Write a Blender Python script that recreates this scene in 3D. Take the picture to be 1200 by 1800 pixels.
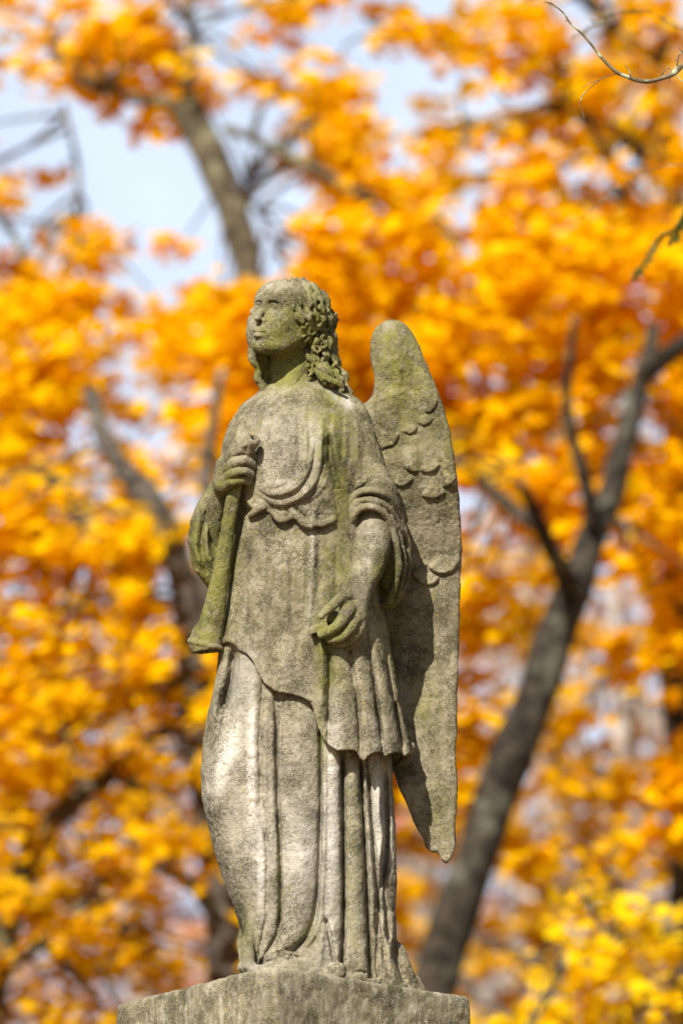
import bpy, math, random
import numpy as np

random.seed(7)
RNG = np.random.default_rng(11)
for o in list(bpy.data.objects):
    bpy.data.objects.remove(o)
SC = bpy.context.scene
COL = SC.collection

# ------------------------------------------------------------------ camera, sky, sun
ELEV = math.radians(15.6)
DIST = 13.0
LENS = 200.0
S = DIST * 36.0 / LENS / 1800.0            # metres per photo pixel at the statue (0.0013)
SE, CE = math.sin(ELEV), math.cos(ELEV)
ZC = 1.6 + DIST * SE
CAM = np.array([0.0, -DIST * CE, 1.6])
cam_d = bpy.data.cameras.new('camera')
cam = bpy.data.objects.new('camera', cam_d)
COL.objects.link(cam)
cam.location = CAM
cam.rotation_euler = (math.radians(90) + ELEV, 0, 0)
cam_d.sensor_fit = 'VERTICAL'
cam_d.sensor_height = 36.0
cam_d.sensor_width = 24.0
cam_d.lens = LENS
cam_d.clip_start = 0.5
cam_d.clip_end = 3000
cam_d.dof.use_dof = True
cam_d.dof.focus_distance = DIST - 0.02
cam_d.dof.aperture_fstop = 3.2
SC.camera = cam

SUN_DIR = np.array([-0.45, -1.0, 1.03])     # towards the sun
SUN_DIR = SUN_DIR / np.linalg.norm(SUN_DIR)
sun_el = math.asin(SUN_DIR[2])
sun_az = math.atan2(SUN_DIR[0], SUN_DIR[1])  # from +Y, clockwise
world = bpy.data.worlds.new('World')
SC.world = world
world.use_nodes = True
wn = world.node_tree
wn.nodes.clear()
sky = wn.nodes.new('ShaderNodeTexSky')
sky.sky_type = 'NISHITA'
sky.sun_disc = False
sky.sun_elevation = sun_el
sky.sun_rotation = sun_az
sky.air_density = 1.0
sky.dust_density = 1.2
sky.ozone_density = 1.0
bg = wn.nodes.new('ShaderNodeBackground')
bg.inputs['Strength'].default_value = 0.05
wo = wn.nodes.new('ShaderNodeOutputWorld')
# thin bright cloud, shaped to whiten the view but add little fill
tcw = wn.nodes.new('ShaderNodeTexCoord')
nzw = wn.nodes.new('ShaderNodeTexNoise')
nzw.inputs['Scale'].default_value = 9.0
nzw.inputs['Detail'].default_value = 4.0
mrw = wn.nodes.new('ShaderNodeMapRange')
mrw.inputs['From Min'].default_value = 0.3
mrw.inputs['From Max'].default_value = 0.75
mrw.inputs['To Min'].default_value = 0.6
mrw.inputs['To Max'].default_value = 1.0
mxw = wn.nodes.new('ShaderNodeMix')
mxw.data_type = 'RGBA'
mxw.inputs[7].default_value = (12.2, 14.0, 17.2, 1)
wn.links.new(tcw.outputs['Generated'], nzw.inputs['Vector'])
wn.links.new(nzw.outputs['Fac'], mrw.inputs['Value'])
sxw = wn.nodes.new('ShaderNodeSeparateXYZ')
wn.links.new(tcw.outputs['Generated'], sxw.inputs[0])
lowc = wn.nodes.new('ShaderNodeMapRange')           # cloud limited to low elevations, cutting its fill light
lowc.inputs['From Min'].default_value = 0.50
lowc.inputs['From Max'].default_value = 0.38
wn.links.new(sxw.outputs[2], lowc.inputs['Value'])
mlw = wn.nodes.new('ShaderNodeMath')
mlw.operation = 'MULTIPLY'
wn.links.new(mrw.outputs['Result'], mlw.inputs[0])
wn.links.new(lowc.outputs['Result'], mlw.inputs[1])
nor_ = wn.nodes.new('ShaderNodeMapRange')           # and limited to the sky behind the statue
nor_.inputs['From Min'].default_value = 0.35
nor_.inputs['From Max'].default_value = 0.75
wn.links.new(sxw.outputs[1], nor_.inputs['Value'])
mnw = wn.nodes.new('ShaderNodeMath')
mnw.operation = 'MULTIPLY'
wn.links.new(mlw.outputs[0], mnw.inputs[0])
wn.links.new(nor_.outputs['Result'], mnw.inputs[1])
wn.links.new(mnw.outputs[0], mxw.inputs[0])
wn.links.new(sky.outputs['Color'], mxw.inputs[6])
wn.links.new(mxw.outputs[2], bg.inputs['Color'])
wn.links.new(bg.outputs[0], wo.inputs[0])

sun_l = bpy.data.lights.new('sun', 'SUN')
sun_l.energy = 5.0
sun_l.angle = math.radians(0.5)
sun_l.color = (1.0, 0.95, 0.87)
sun = bpy.data.objects.new('sun', sun_l)
COL.objects.link(sun)
from mathutils import Vector
sun.rotation_euler = Vector(SUN_DIR).to_track_quat('Z', 'Y').to_euler()
sun.location = (-8, -12, 14)

SC.view_settings.view_transform = 'Standard'
SC.view_settings.look = 'None'
SC.view_settings.exposure = 0.68
SC.view_settings.gamma = 1.0
SC.cycles.use_denoising = True
SC.cycles.max_bounces = 6
SC.cycles.transmission_bounces = 3
SC.cycles.diffuse_bounces = 5


def ray(px, py, Y):
    k = 36.0 / LENS / 1800.0
    a, b = (px - 600) * k, (900 - py) * k
    d = np.array([a, CE - b * SE, SE + b * CE])
    t = (Y - CAM[1]) / d[1]
    return CAM + d * t


DREF = 150.0


def elev_tan(V):
    """slope at which the place of a photo row on the statue's upright plane is seen"""
    return np.tan(ELEV + np.arctan((900 - V) * 1e-4))


def height(V, D):
    """height in photo-pixel units above the camera for drawing row V at depth D (the statue stands upright at depth DREF)"""
    t = elev_tan(V)
    return DIST * CE * t / S - (D - DREF) * t


def to_world(P):
    """statue drawing units (px, py, depth towards viewer) -> metres"""
    P = np.asarray(P, float)
    out = np.empty_like(P)
    b = (900 - P[..., 1]) * 1e-4
    out[..., 0] = (P[..., 0] - 600) * S * CE / (CE - b * SE)
    out[..., 1] = -(P[..., 2] - DREF) * S
    out[..., 2] = CAM[2] + height(P[..., 1], P[..., 2]) * S
    return out


# ------------------------------------------------------------------ materials
def mat_new(name):
    m = bpy.data.materials.new(name)
    m.use_nodes = True
    nt = m.node_tree
    nt.nodes.clear()
    return m, nt


def N(nt, t, **kw):
    n = nt.nodes.new(t)
    for k, v in kw.items():
        if hasattr(n, k):
            setattr(n, k, v)
        else:
            n.inputs[k.replace('_', ' ')].default_value = v
    return n


def noise(nt, vec, scale, detail=3.0, rough=0.55):
    n = nt.nodes.new('ShaderNodeTexNoise')
    n.inputs['Scale'].default_value = scale
    n.inputs['Detail'].default_value = detail
    n.inputs['Roughness'].default_value = rough
    nt.links.new(vec, n.inputs['Vector'])
    return n.outputs['Fac']


def ramp(nt, val, a, b, lo=0.0, hi=1.0):
    n = nt.nodes.new('ShaderNodeMapRange')
    n.interpolation_type = 'SMOOTHSTEP'
    n.inputs['From Min'].default_value = a
    n.inputs['From Max'].default_value = b
    n.inputs['To Min'].default_value = lo
    n.inputs['To Max'].default_value = hi
    nt.links.new(val, n.inputs['Value'])
    return n.outputs['Result']


def mth(nt, op, a, b=None):
    n = nt.nodes.new('ShaderNodeMath')
    n.operation = op
    for i, x in enumerate((a, b)):
        if x is None:
            continue
        if isinstance(x, (int, float)):
            n.inputs[i].default_value = x
        else:
            nt.links.new(x, n.inputs[i])
    return n.outputs[0]


def mix(nt, fac, a, b):
    n = nt.nodes.new('ShaderNodeMix')
    n.data_type = 'RGBA'
    for i, x in ((0, fac), (6, a), (7, b)):
        if isinstance(x, (int, float)):
            n.inputs[i].default_value = x
        elif isinstance(x, tuple):
            n.inputs[i].default_value = (*x, 1)
        else:
            nt.links.new(x, n.inputs[i])
    return n.outputs[2]


def stone_material(name, streaks=False):
    m, nt = mat_new(name)
    tc = N(nt, 'ShaderNodeTexCoord')
    v = tc.outputs['Object']
    at = N(nt, 'ShaderNodeAttribute', attribute_name='stain_light')
    sep = N(nt, 'ShaderNodeSeparateColor')
    nt.links.new(at.outputs['Color'], sep.inputs[0])
    green, pale, dark = sep.outputs[0], sep.outputs[1], sep.outputs[2]
    big = noise(nt, v, 14, 4, 0.6)
    mid = noise(nt, v, 60, 4, 0.6)
    fine = noise(nt, v, 300, 6, 0.85)
    vfine = noise(nt, v, 480, 4, 0.75)
    c = mix(nt, ramp(nt, big, 0.35, 0.65), (0.275, 0.225, 0.135), (0.41, 0.345, 0.235))
    c = mix(nt, mth(nt, 'MULTIPLY', ramp(nt, mid, 0.45, 0.62), 0.5), c, (0.53, 0.47, 0.355))
    if streaks:
        mp = N(nt, 'ShaderNodeMapping')
        mp.inputs['Scale'].default_value = (80, 80, 24)
        nt.links.new(v, mp.inputs['Vector'])
        st = noise(nt, mp.outputs[0], 1.0, 4, 0.65)
        c = mix(nt, mth(nt, 'MULTIPLY', ramp(nt, st, 0.46, 0.68), 0.7), c, (0.66, 0.62, 0.50))
        c = mix(nt, mth(nt, 'MULTIPLY', ramp(nt, st, 0.46, 0.32), 0.55), c, (0.22, 0.20, 0.10))
    mpd = N(nt, 'ShaderNodeMapping')
    mpd.inputs['Scale'].default_value = (55, 55, 7)
    nt.links.new(v, mpd.inputs['Vector'])
    drip = noise(nt, mpd.outputs[0], 1.0, 5, 0.7)
    c = mix(nt, mth(nt, 'MULTIPLY', ramp(nt, drip, 0.50, 0.68), 0.55), c, (0.16, 0.135, 0.075))
    c = mix(nt, mth(nt, 'MULTIPLY', ramp(nt, drip, 0.46, 0.32), 0.45), c, (0.55, 0.50, 0.41))
    patch = noise(nt, v, 26, 6, 0.7)
    c = mix(nt, mth(nt, 'MULTIPLY', ramp(nt, patch, 0.54, 0.62), 0.45), c, (0.17, 0.15, 0.085))
    # pale washed patches and painted highlights
    pf = mth(nt, 'MULTIPLY', pale, ramp(nt, mid, 0.25, 0.6, 0.65, 1.0))
    c = mix(nt, pf, c, (0.88, 0.82, 0.74))
    # algae
    gm = mth(nt, 'MULTIPLY', mth(nt, 'ADD', green, 0.12), ramp(nt, noise(nt, v, 38, 5, 0.65), 0.33, 0.62, 0.4, 1.4))
    c = mix(nt, mth(nt, 'MINIMUM', gm, 0.88), c, (0.26, 0.255, 0.045))
    # dark grime and painted shade
    dm = mth(nt, 'MULTIPLY', dark, ramp(nt, noise(nt, v, 110, 5, 0.7), 0.38, 0.58, 0.1, 1.0))
    c = mix(nt, mth(nt, 'MINIMUM', dm, 0.9), c, (0.085, 0.075, 0.045))
    # speckle: black lichen dots, amount varying over the stone
    amt = ramp(nt, noise(nt, v, 16, 5, 0.7), 0.36, 0.64, -0.01, 0.125)
    amt = mth(nt, 'SUBTRACT', amt, mth(nt, 'MULTIPLY', pale, 0.06))
    sp = ramp(nt, mth(nt, 'ADD', fine, amt), 0.53, 0.66)
    c = mix(nt, mth(nt, 'MULTIPLY', sp, 0.92), c, (0.07, 0.06, 0.03))
    sp2 = ramp(nt, vfine, 0.56, 0.72)
    c = mix(nt, mth(nt, 'MULTIPLY', sp2, 0.7), c, (0.68, 0.63, 0.50))
    # yellow lichen rosettes
    vo = N(nt, 'ShaderNodeTexVoronoi')
    vo.inputs['Scale'].default_value = 75
    nt.links.new(v, vo.inputs['Vector'])
    yl = mth(nt, 'MULTIPLY', ramp(nt, vo.outputs['Distance'], 0.22, 0.12), ramp(nt, noise(nt, v, 9, 2), 0.58, 0.64))
    c = mix(nt, mth(nt, 'MULTIPLY', yl, 0.7), c, (0.50, 0.40, 0.04))
    tone = ramp(nt, noise(nt, v, 7, 4, 0.6), 0.3, 0.7, 0.60, 0.88)
    vm = N(nt, 'ShaderNodeVectorMath', operation='SCALE')
    nt.links.new(c, vm.inputs[0])
    nt.links.new(tone, vm.inputs['Scale'])
    c = vm.outputs[0]
    bs = N(nt, 'ShaderNodeBsdfPrincipled')
    bs.inputs['Roughness'].default_value = 0.93
    bs.inputs['Specular IOR Level'].default_value = 0.15
    nt.links.new(c, bs.inputs['Base Color'])
    h = mth(nt, 'ADD', mth(nt, 'MULTIPLY', fine, 0.5), mth(nt, 'MULTIPLY', noise(nt, v, 120, 4, 0.65), 0.9))
    pit = ramp(nt, noise(nt, v, 180, 2, 0.5), 0.30, 0.40, 0.0, 1.0)
    h = mth(nt, 'ADD', h, mth(nt, 'MULTIPLY', pit, 0.35))
    bp = N(nt, 'ShaderNodeBump')
    bp.inputs['Strength'].default_value = 1.0
    bp.inputs['Distance'].default_value = 0.0034
    nt.links.new(h, bp.inputs['Height'])
    nt.links.new(bp.outputs[0], bs.inputs['Normal'])
    o = N(nt, 'ShaderNodeOutputMaterial')
    nt.links.new(bs.outputs[0], o.inputs[0])
    return m


def simple_noise_mat(name, c1, c2, scale, rough=0.9, bump=0.0, c3=None, bscale=None):
    m, nt = mat_new(name)
    tc = N(nt, 'ShaderNodeTexCoord')
    v = tc.outputs['Object']
    f = noise(nt, v, scale, 5, 0.6)
    c = mix(nt, ramp(nt, f, 0.35, 0.65), c1, c2)
    if c3:
        c = mix(nt, ramp(nt, noise(nt, v, scale * 0.4, 3), 0.52, 0.62), c, c3)
    bs = N(nt, 'ShaderNodeBsdfPrincipled')
    bs.inputs['Roughness'].default_value = rough
    bs.inputs['Specular IOR Level'].default_value = 0.2
    nt.links.new(c, bs.inputs['Base Color'])
    if bump:
        bp = N(nt, 'ShaderNodeBump')
        bp.inputs['Distance'].default_value = bump
        nt.links.new(noise(nt, v, bscale or scale * 2, 4, 0.6), bp.inputs['Height'])
        nt.links.new(bp.outputs[0], bs.inputs['Normal'])
    o = N(nt, 'ShaderNodeOutputMaterial')
    nt.links.new(bs.outputs[0], o.inputs[0])
    return m


def leaf_material(name, cols, transl=0.45):
    """leaf colour varies from leaf to leaf through the 'tint' attribute"""
    m, nt = mat_new(name)
    at = N(nt, 'ShaderNodeAttribute', attribute_name='tint')
    cr = N(nt, 'ShaderNodeValToRGB')
    el = cr.color_ramp.elements
    while len(el) < len(cols):
        el.new(0.5)
    for i, c in enumerate(cols):
        el[i].position = i / (len(cols) - 1)
        el[i].color = (*c, 1)
    nt.links.new(at.outputs['Fac'], cr.inputs[0])
    df = N(nt, 'ShaderNodeBsdfDiffuse')
    tr = N(nt, 'ShaderNodeBsdfTranslucent')
    nt.links.new(cr.outputs[0], df.inputs[0])
    nt.links.new(cr.outputs[0], tr.inputs[0])
    mx = N(nt, 'ShaderNodeMixShader')
    mx.inputs[0].default_value = transl
    nt.links.new(df.outputs[0], mx.inputs[1])
    nt.links.new(tr.outputs[0], mx.inputs[2])
    o = N(nt, 'ShaderNodeOutputMaterial')
    nt.links.new(mx.outputs[0], o.inputs[0])
    return m


M_STONE = stone_material('weathered_marble')
M_PED = stone_material('pedestal_stone', streaks=True)
M_BARK = simple_noise_mat('grey_bark', (0.016, 0.012, 0.009), (0.065, 0.053, 0.038), 13, bump=0.03, c3=(0.12, 0.115, 0.085))
M_BARKL = simple_noise_mat('lichened_bark', (0.035, 0.027, 0.016), (0.13, 0.105, 0.065), 16, bump=0.03, c3=(0.20, 0.19, 0.11))
M_BARKP = simple_noise_mat('pale_bark', (0.24, 0.20, 0.17), (0.42, 0.37, 0.33), 12, bump=0.01, c3=(0.5, 0.46, 0.42))
M_BARKD = simple_noise_mat('dark_bark', (0.045, 0.036, 0.028), (0.11, 0.095, 0.075), 14, bump=0.01, c3=(0.2, 0.2, 0.15))
M_TWIG = simple_noise_mat('lichened_twig', (0.10, 0.075, 0.04), (0.22, 0.17, 0.09), 60, bump=0.002, c3=(0.42, 0.45, 0.30), bscale=300)
M_GOLD = leaf_material('golden_maple_leaf', [(0.80, 0.39, 0.002), (0.87, 0.47, 0.002), (0.90, 0.54, 0.003), (0.92, 0.63, 0.006)])
M_ORANGE = leaf_material('orange_maple_leaf', [(0.54, 0.28, 0.010), (0.76, 0.42, 0.004), (0.85, 0.50, 0.004), (0.90, 0.58, 0.006)])
M_YELLOW = leaf_material('yellow_leaf', [(0.85, 0.42, 0.004), (0.92, 0.55, 0.004), (0.94, 0.66, 0.008), (0.72, 0.66, 0.02)])
M_RUST = leaf_material('rusty_oak_leaf', [(0.20, 0.085, 0.035), (0.36, 0.15, 0.06), (0.46, 0.22, 0.10), (0.55, 0.16, 0.08)], 0.2)
M_NEEDLE = leaf_material('hemlock_needle', [(0.06, 0.10, 0.02), (0.08, 0.13, 0.03), (0.12, 0.16, 0.04), (0.16, 0.18, 0.06)], 0.2)
M_GROUND = simple_noise_mat('leaf_litter', (0.12, 0.075, 0.04), (0.26, 0.15, 0.07), 1.5, bump=0.05, c3=(0.16, 0.15, 0.06))


# ------------------------------------------------------------------ object helpers
def tag(o, label=None, cat=None, group=None, kind=None):
    if label: o['label'] = label
    if cat: o['category'] = cat
    if group: o['group'] = group
    if kind: o['kind'] = kind
    return o


def empty(name, loc):
    o = bpy.data.objects.new(name, None)
    o.empty_display_size = 0.1
    COL.objects.link(o)
    o.location = loc
    return o


def mesh_obj(name, V, F, mat, parent=None, smooth=True, attrs=None):
    """F: list of (n,k) integer arrays"""
    V = np.asarray(V, np.float64)
    if parent is not None:
        V = V - np.array(parent.matrix_world.translation if parent.parent else parent.location)
        if parent.type == 'MESH':
            V = np.asarray(V)
    me = bpy.data.meshes.new(name)
    me.vertices.add(len(V))
    me.vertices.foreach_set('co', V.astype(np.float32).ravel())
    if not isinstance(F, list):
        F = [F]
    F = [f for f in F if len(f)]
    tot = sum(len(f) for f in F)
    nl = sum(f.size for f in F)
    me.loops.add(nl)
    me.loops.foreach_set('vertex_index', np.concatenate([f.ravel() for f in F]).astype(np.int32))
    me.polygons.add(tot)
    sizes = np.concatenate([np.full(len(f), f.shape[1]) for f in F])
    st = np.concatenate([[0], np.cumsum(sizes)[:-1]]).astype(np.int32)
    me.polygons.foreach_set('loop_start', st)
    me.update(calc_edges=True)
    me.polygons.foreach_set('use_smooth', np.full(tot, smooth))
    me.materials.append(mat)
    for k, a in (attrs or {}).items():
        if a.ndim == 2:
            at = me.color_attributes.new(k, 'FLOAT_COLOR', 'POINT')
            at.data.foreach_set('color', np.concatenate([a, np.ones((len(a), 1))], 1).astype(np.float32).ravel())
        else:
            at = me.attributes.new(k, 'FLOAT', 'POINT')
            at.data.foreach_set('value', a.astype(np.float32))
    me.validate()
    o = bpy.data.objects.new(name, me)
    COL.objects.link(o)
    if parent is not None:
        o.parent = parent
    return o


_T = RNG.random((32, 32, 32)).astype(np.float32) * 2 - 1


def vnoise(P, wl, seed=0):
    q = P / wl + seed * 7.31
    i = np.floor(q).astype(int)
    f = q - i
    f = f * f * (3 - 2 * f)
    r = 0
    for a in (0, 1):
        for b in (0, 1):
            for c in (0, 1):
                w = (f[:, 0] if a else 1 - f[:, 0]) * (f[:, 1] if b else 1 - f[:, 1]) * (f[:, 2] if c else 1 - f[:, 2])
                r = r + w * _T[(i[:, 0] + a) % 32, (i[:, 1] + b) % 32, (i[:, 2] + c) % 32]
    return r


# ------------------------------------------------------------------ carving tools (statue drawing units)
def catmull(pts, step=4.0):
    P = np.asarray(pts, float)
    if len(P) < 3:
        n = max(2, int(np.linalg.norm(P[-1][:2] - P[0][:2]) / step) + 1)
        return np.array([P[0] + (P[-1] - P[0]) * t for t in np.linspace(0, 1, n)])
    Q = np.vstack([2 * P[0] - P[1], P, 2 * P[-1] - P[-2]])
    out = []
    for i in range(1, len(Q) - 2):
        p0, p1, p2, p3 = Q[i - 1:i + 3]
        n = max(2, int(np.linalg.norm((p2 - p1)[:3]) / step))
        for t in np.arange(n) / n:
            out.append(0.5 * ((2 * p1) + (-p0 + p2) * t + (2 * p0 - 5 * p1 + 4 * p2 - p3) * t * t + (-p0 + 3 * p1 - 3 * p2 + p3) * t ** 3))
    out.append(P[-1])
    return np.array(out)


def sstep(a, b, x):
    t = np.clip((x - a) / (b - a), 0, 1)
    return t * t * (3 - 2 * t)


class Relief:
    """height of carved folds, drawn over the front of a part"""
    def __init__(s, u0, u1, v0, v1):
        s.u0, s.v0 = u0, v0
        s.U = np.arange(u0, u1 + 1, dtype=np.float32)
        s.V = np.arange(v0, v1 + 1, dtype=np.float32)
        s.H = np.zeros((len(s.U), len(s.V)), np.float32)

    def _seg(s, pts, pad):
        P = catmull(pts, 5)
        a = max(0, int(P[:, 0].min() - pad - s.u0)); b = min(len(s.U), int(P[:, 0].max() + pad - s.u0) + 1)
        c = max(0, int(P[:, 1].min() - pad - s.v0)); d = min(len(s.V), int(P[:, 1].max() + pad - s.v0) + 1)
        if b <= a or d <= c:
            return None
        U = s.U[a:b, None]; V = s.V[None, c:d]
        best = np.full((b - a, d - c), 1e9, np.float32); sg = np.zeros_like(best); tt = np.zeros_like(best)
        n = len(P) - 1
        for i in range(n):
            ax, ay = P[i][:2]; dx, dy = P[i + 1][0] - ax, P[i + 1][1] - ay
            L2 = dx * dx + dy * dy + 1e-9
            t = np.clip(((U - ax) * dx + (V - ay) * dy) / L2, 0, 1)
            ex = U - ax - t * dx; ey = V - ay - t * dy
            q = ex * ex + ey * ey
            m = q < best
            best = np.where(m, q, best); sg = np.where(m, np.sign(dx * ey - dy * ex), sg); tt = np.where(m, (i + t) / n, tt)
        return (slice(a, b), slice(c, d)), np.sqrt(best), sg, tt

    def line(s, pts, amp, w, taper=0.15):
        r = s._seg(pts, w * 3.2)
        if r is None: return s
        sl, ds, sg, tt = r
        tp = sstep(0, taper, tt) * sstep(0, taper, 1 - tt) if taper else 1
        s.H[sl] += amp * np.exp(-(ds / w) ** 2) * tp
        return s

    def step(s, pts, amp, L, edge=1.2, taper=0.12, side=1):
        """raised on one side (side=1: to the right when walking along pts on the photo), falling off over L"""
        r = s._seg(pts, L * 3)
        if r is None: return s
        sl, ds, sg, tt = r
        x = ds * sg * side
        tp = sstep(0, taper, tt) * sstep(0, taper, 1 - tt)
        s.H[sl] += amp * sstep(-edge, edge, x) * np.exp(-np.maximum(x, 0) / L) * tp
        return s

    def blob(s, u, v, ru, rv, amp, rot=0):
        c, n = math.cos(rot), math.sin(rot)
        x = s.U[:, None] - u; y = s.V[None, :] - v
        s.H += amp * np.exp(-(((x * c + y * n) / ru) ** 2 + ((-x * n + y * c) / rv) ** 2))
        return s

    def columns(s, grooves, amps, v0, v1, fade=40, power=0.5):
        """rounded vertical folds between groove curves [(v,u)...]"""
        V = s.V
        G = [np.interp(V, [p[0] for p in g], [p[1] for p in g]) for g in grooves]
        for i in range(1, len(G)):
            G[i] = np.maximum(G[i], G[i - 1] + 2)
        w = sstep(v0, v0 + fade, V) * (1 - sstep(v1 - 5, v1, V))
        for i in range(len(G) - 1):
            mid = (G[i] + G[i + 1]) / 2; half = (G[i + 1] - G[i]) / 2
            t = (s.U[:, None] - mid[None]) / half[None]
            s.H += np.where(np.abs(t) < 1, amps[i] * (np.maximum(0, 1 - t * t) ** power - 0.6) * w[None], 0).astype(np.float32)
        return s

    def at(s, U, V):
        i = np.clip(np.round(U - s.u0).astype(int), 0, len(s.U) - 1)
        j = np.clip(np.round(V - s.v0).astype(int), 0, len(s.V) - 1)
        return s.H[np.ix_(i, j)]

    def blur(s, n=1):
        for _ in range(n):
            H = s.H
            H[1:-1] = (H[:-2] + 2 * H[1:-1] + H[2:]) / 4
            H[:, 1:-1] = (H[:, :-2] + 2 * H[:, 1:-1] + H[:, 2:]) / 4
        return s


class Vol:
    def __init__(s, u0, u1, v0, v1, d0, d1, h):
        s.h = h
        s.u = np.arange(u0, u1, h, dtype=np.float32); s.v = np.arange(v0, v1, h, dtype=np.float32); s.d = np.arange(d0, d1, h, dtype=np.float32)
        s.f = np.full((len(s.u), len(s.v), len(s.d)), 60.0, np.float32)

    def box(s, lo, hi):
        r = []
        for ax, l, h in zip((s.u, s.v, s.d), lo, hi):
            a = int(np.searchsorted(ax, l)); b = int(np.searchsorted(ax, h))
            r.append(slice(a, b))
        return tuple(r)

    def grid(s, sl):
        return s.u[sl[0]][:, None, None], s.v[sl[1]][None, :, None], s.d[sl[2]][None, None, :]

    def put(s, fn, lo, hi, k=0, op='add'):
        pad = 24 if op == 'add' else k + 4
        sl = s.box([x - pad for x in lo], [x + pad for x in hi])
        if any(q.stop <= q.start for q in sl):
            return s
        g = fn(*s.grid(sl)).astype(np.float32)
        f = s.f[sl]
        if op == 'add':
            if k > 0:
                hh = np.clip(0.5 + 0.5 * (f - g) / k, 0, 1)
                s.f[sl] = f + (g - f) * hh - k * hh * (1 - hh)
            else:
                s.f[sl] = np.minimum(f, g)
        else:
            g = -g
            if k > 0:
                hh = np.clip(0.5 - 0.5 * (f - g) / k, 0, 1)
                s.f[sl] = f + (g - f) * hh + k * hh * (1 - hh)
            else:
                s.f[sl] = np.maximum(f, g)
        return s

    def chain(s, pts, k=4, op='add', smooth=True, step=6, k0=None):
        """pts: (u,v,d,r)"""
        P = catmull(pts, step) if smooth else np.asarray(pts, float)
        lo = (P[:, :3] - P[:, 3:4]).min(0); hi = (P[:, :3] + P[:, 3:4]).max(0)

        def fn(U, V, D):
            best = None
            for i in range(len(P) - 1):
                a, b = P[i], P[i + 1]
                e = b[:3] - a[:3]
                L2 = float(e @ e) + 1e-9
                t = np.clip(((U - a[0]) * e[0] + (V - a[1]) * e[1] + (D - a[2]) * e[2]) / L2, 0, 1)
                q = np.sqrt((U - a[0] - t * e[0]) ** 2 + (V - a[1] - t * e[1]) ** 2 + (D - a[2] - t * e[2]) ** 2) - (a[3] + t * (b[3] - a[3]))
                best = q if best is None else np.minimum(best, q)
            return best
        return s.put(fn, lo, hi, k, op)

    def ell(s, c, r, k=4, R=None, op='add'):
        m = max(r)

        def fn(U, V, D):
            x, y, z = U - c[0], V - c[1], D - c[2]
            if R is not None:
                x, y, z = (R[0][0] * x + R[0][1] * y + R[0][2] * z, R[1][0] * x + R[1][1] * y + R[1][2] * z, R[2][0] * x + R[2][1] * y + R[2][2] * z)
            k0 = np.sqrt((x / r[0]) ** 2 + (y / r[1]) ** 2 + (z / r[2]) ** 2)
            k1 = np.sqrt((x / r[0] ** 2) ** 2 + (y / r[1] ** 2) ** 2 + (z / r[2] ** 2) ** 2) + 1e-6
            return k0 * (k0 - 1) / k1
        return s.put(fn, [q - m for q in c], [q + m for q in c], k, op)

    def loft(s, table, k=0, relief=None, power=2.2, cut=None, back=0.0, kk=11):
        """table rows (v, uL, uR, dc, b)"""
        T = np.array(table, float)

        def fn(U, V, D):
            vv = V[0, :, 0]
            uL, uR, dc, b = [np.interp(vv, T[:, 0], T[:, j])[None, :, None].astype(np.float32) for j in (1, 2, 3, 4)]
            cu = (uL + uR) / 2; a = (uR - uL) / 2
            x = (U - cu) / a; z = (D - dc) / b
            r = (np.abs(x) ** power + np.abs(z) ** power) ** (1 / power)
            # true-ish distance scaling
            gx = np.abs(x) ** (power - 1) / a; gz = np.abs(z) ** (power - 1) / b
            g = np.sqrt(gx * gx + gz * gz) / np.maximum(r, 1e-3) ** (power - 1) + 1e-4
            f = (r - 1) / g
            f = np.where(r < 0.5, -20, f)
            if relief is not None:
                H = relief.at(U[:, 0, 0], vv)[:, :, None]
                f = f - H * sstep(-0.05, 0.35, z)
            if back:
                th = np.arctan2(x, -z)
                f = f - back * np.sin(th * kk + 0.6 * np.sin(vv / 60.0)[None, :, None]) * sstep(0.1, -0.3, z)
            f = np.maximum(f, np.maximum(T[0, 0] - V, V - T[-1, 0]))
            if cut is not None:
                f = np.maximum(f, cut(U, V, D))
            return f
        lo = [T[:, 1].min(), T[0, 0], (T[:, 3] - T[:, 4]).min()]; hi = [T[:, 2].max(), T[-1, 0], (T[:, 3] + T[:, 4]).max()]
        return s.put(fn, lo, hi, k)

    def mesh(s):
        f = s.f; ins = f < 0
        nx, ny, nz = f.shape
        cnt = np.zeros((nx - 1, ny - 1, nz - 1), np.uint8)
        C = [(a, b, c) for a in (0, 1) for b in (0, 1) for c in (0, 1)]
        for a, b, c in C:
            cnt += ins[a:nx - 1 + a, b:ny - 1 + b, c:nz - 1 + c]
        I = np.argwhere((cnt > 0) & (cnt < 8))
        idx = np.full(cnt.shape, -1, np.int32)
        idx[tuple(I.T)] = np.arange(len(I))
        val = np.stack([f[I[:, 0] + a, I[:, 1] + b, I[:, 2] + c] for a, b, c in C], 1)
        acc = np.zeros((len(I), 3)); num = np.zeros(len(I))
        for i in range(8):
            for j in range(i + 1, 8):
                if sum(abs(p - q) for p, q in zip(C[i], C[j])) != 1: continue
                a, b = val[:, i], val[:, j]
                m = (a < 0) != (b < 0)
                t = np.where(m, a / np.where(m, a - b, 1), 0)
                p = np.array(C[i])[None] + t[:, None] * (np.array(C[j]) - np.array(C[i]))[None]
                acc += np.where(m[:, None], p, 0); num += m
        P = I + acc / num[:, None]
        V = np.stack([s.u[0] + P[:, 0] * s.h, s.v[0] + P[:, 1] * s.h, s.d[0] + P[:, 2] * s.h], 1)
        Q = []
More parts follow.
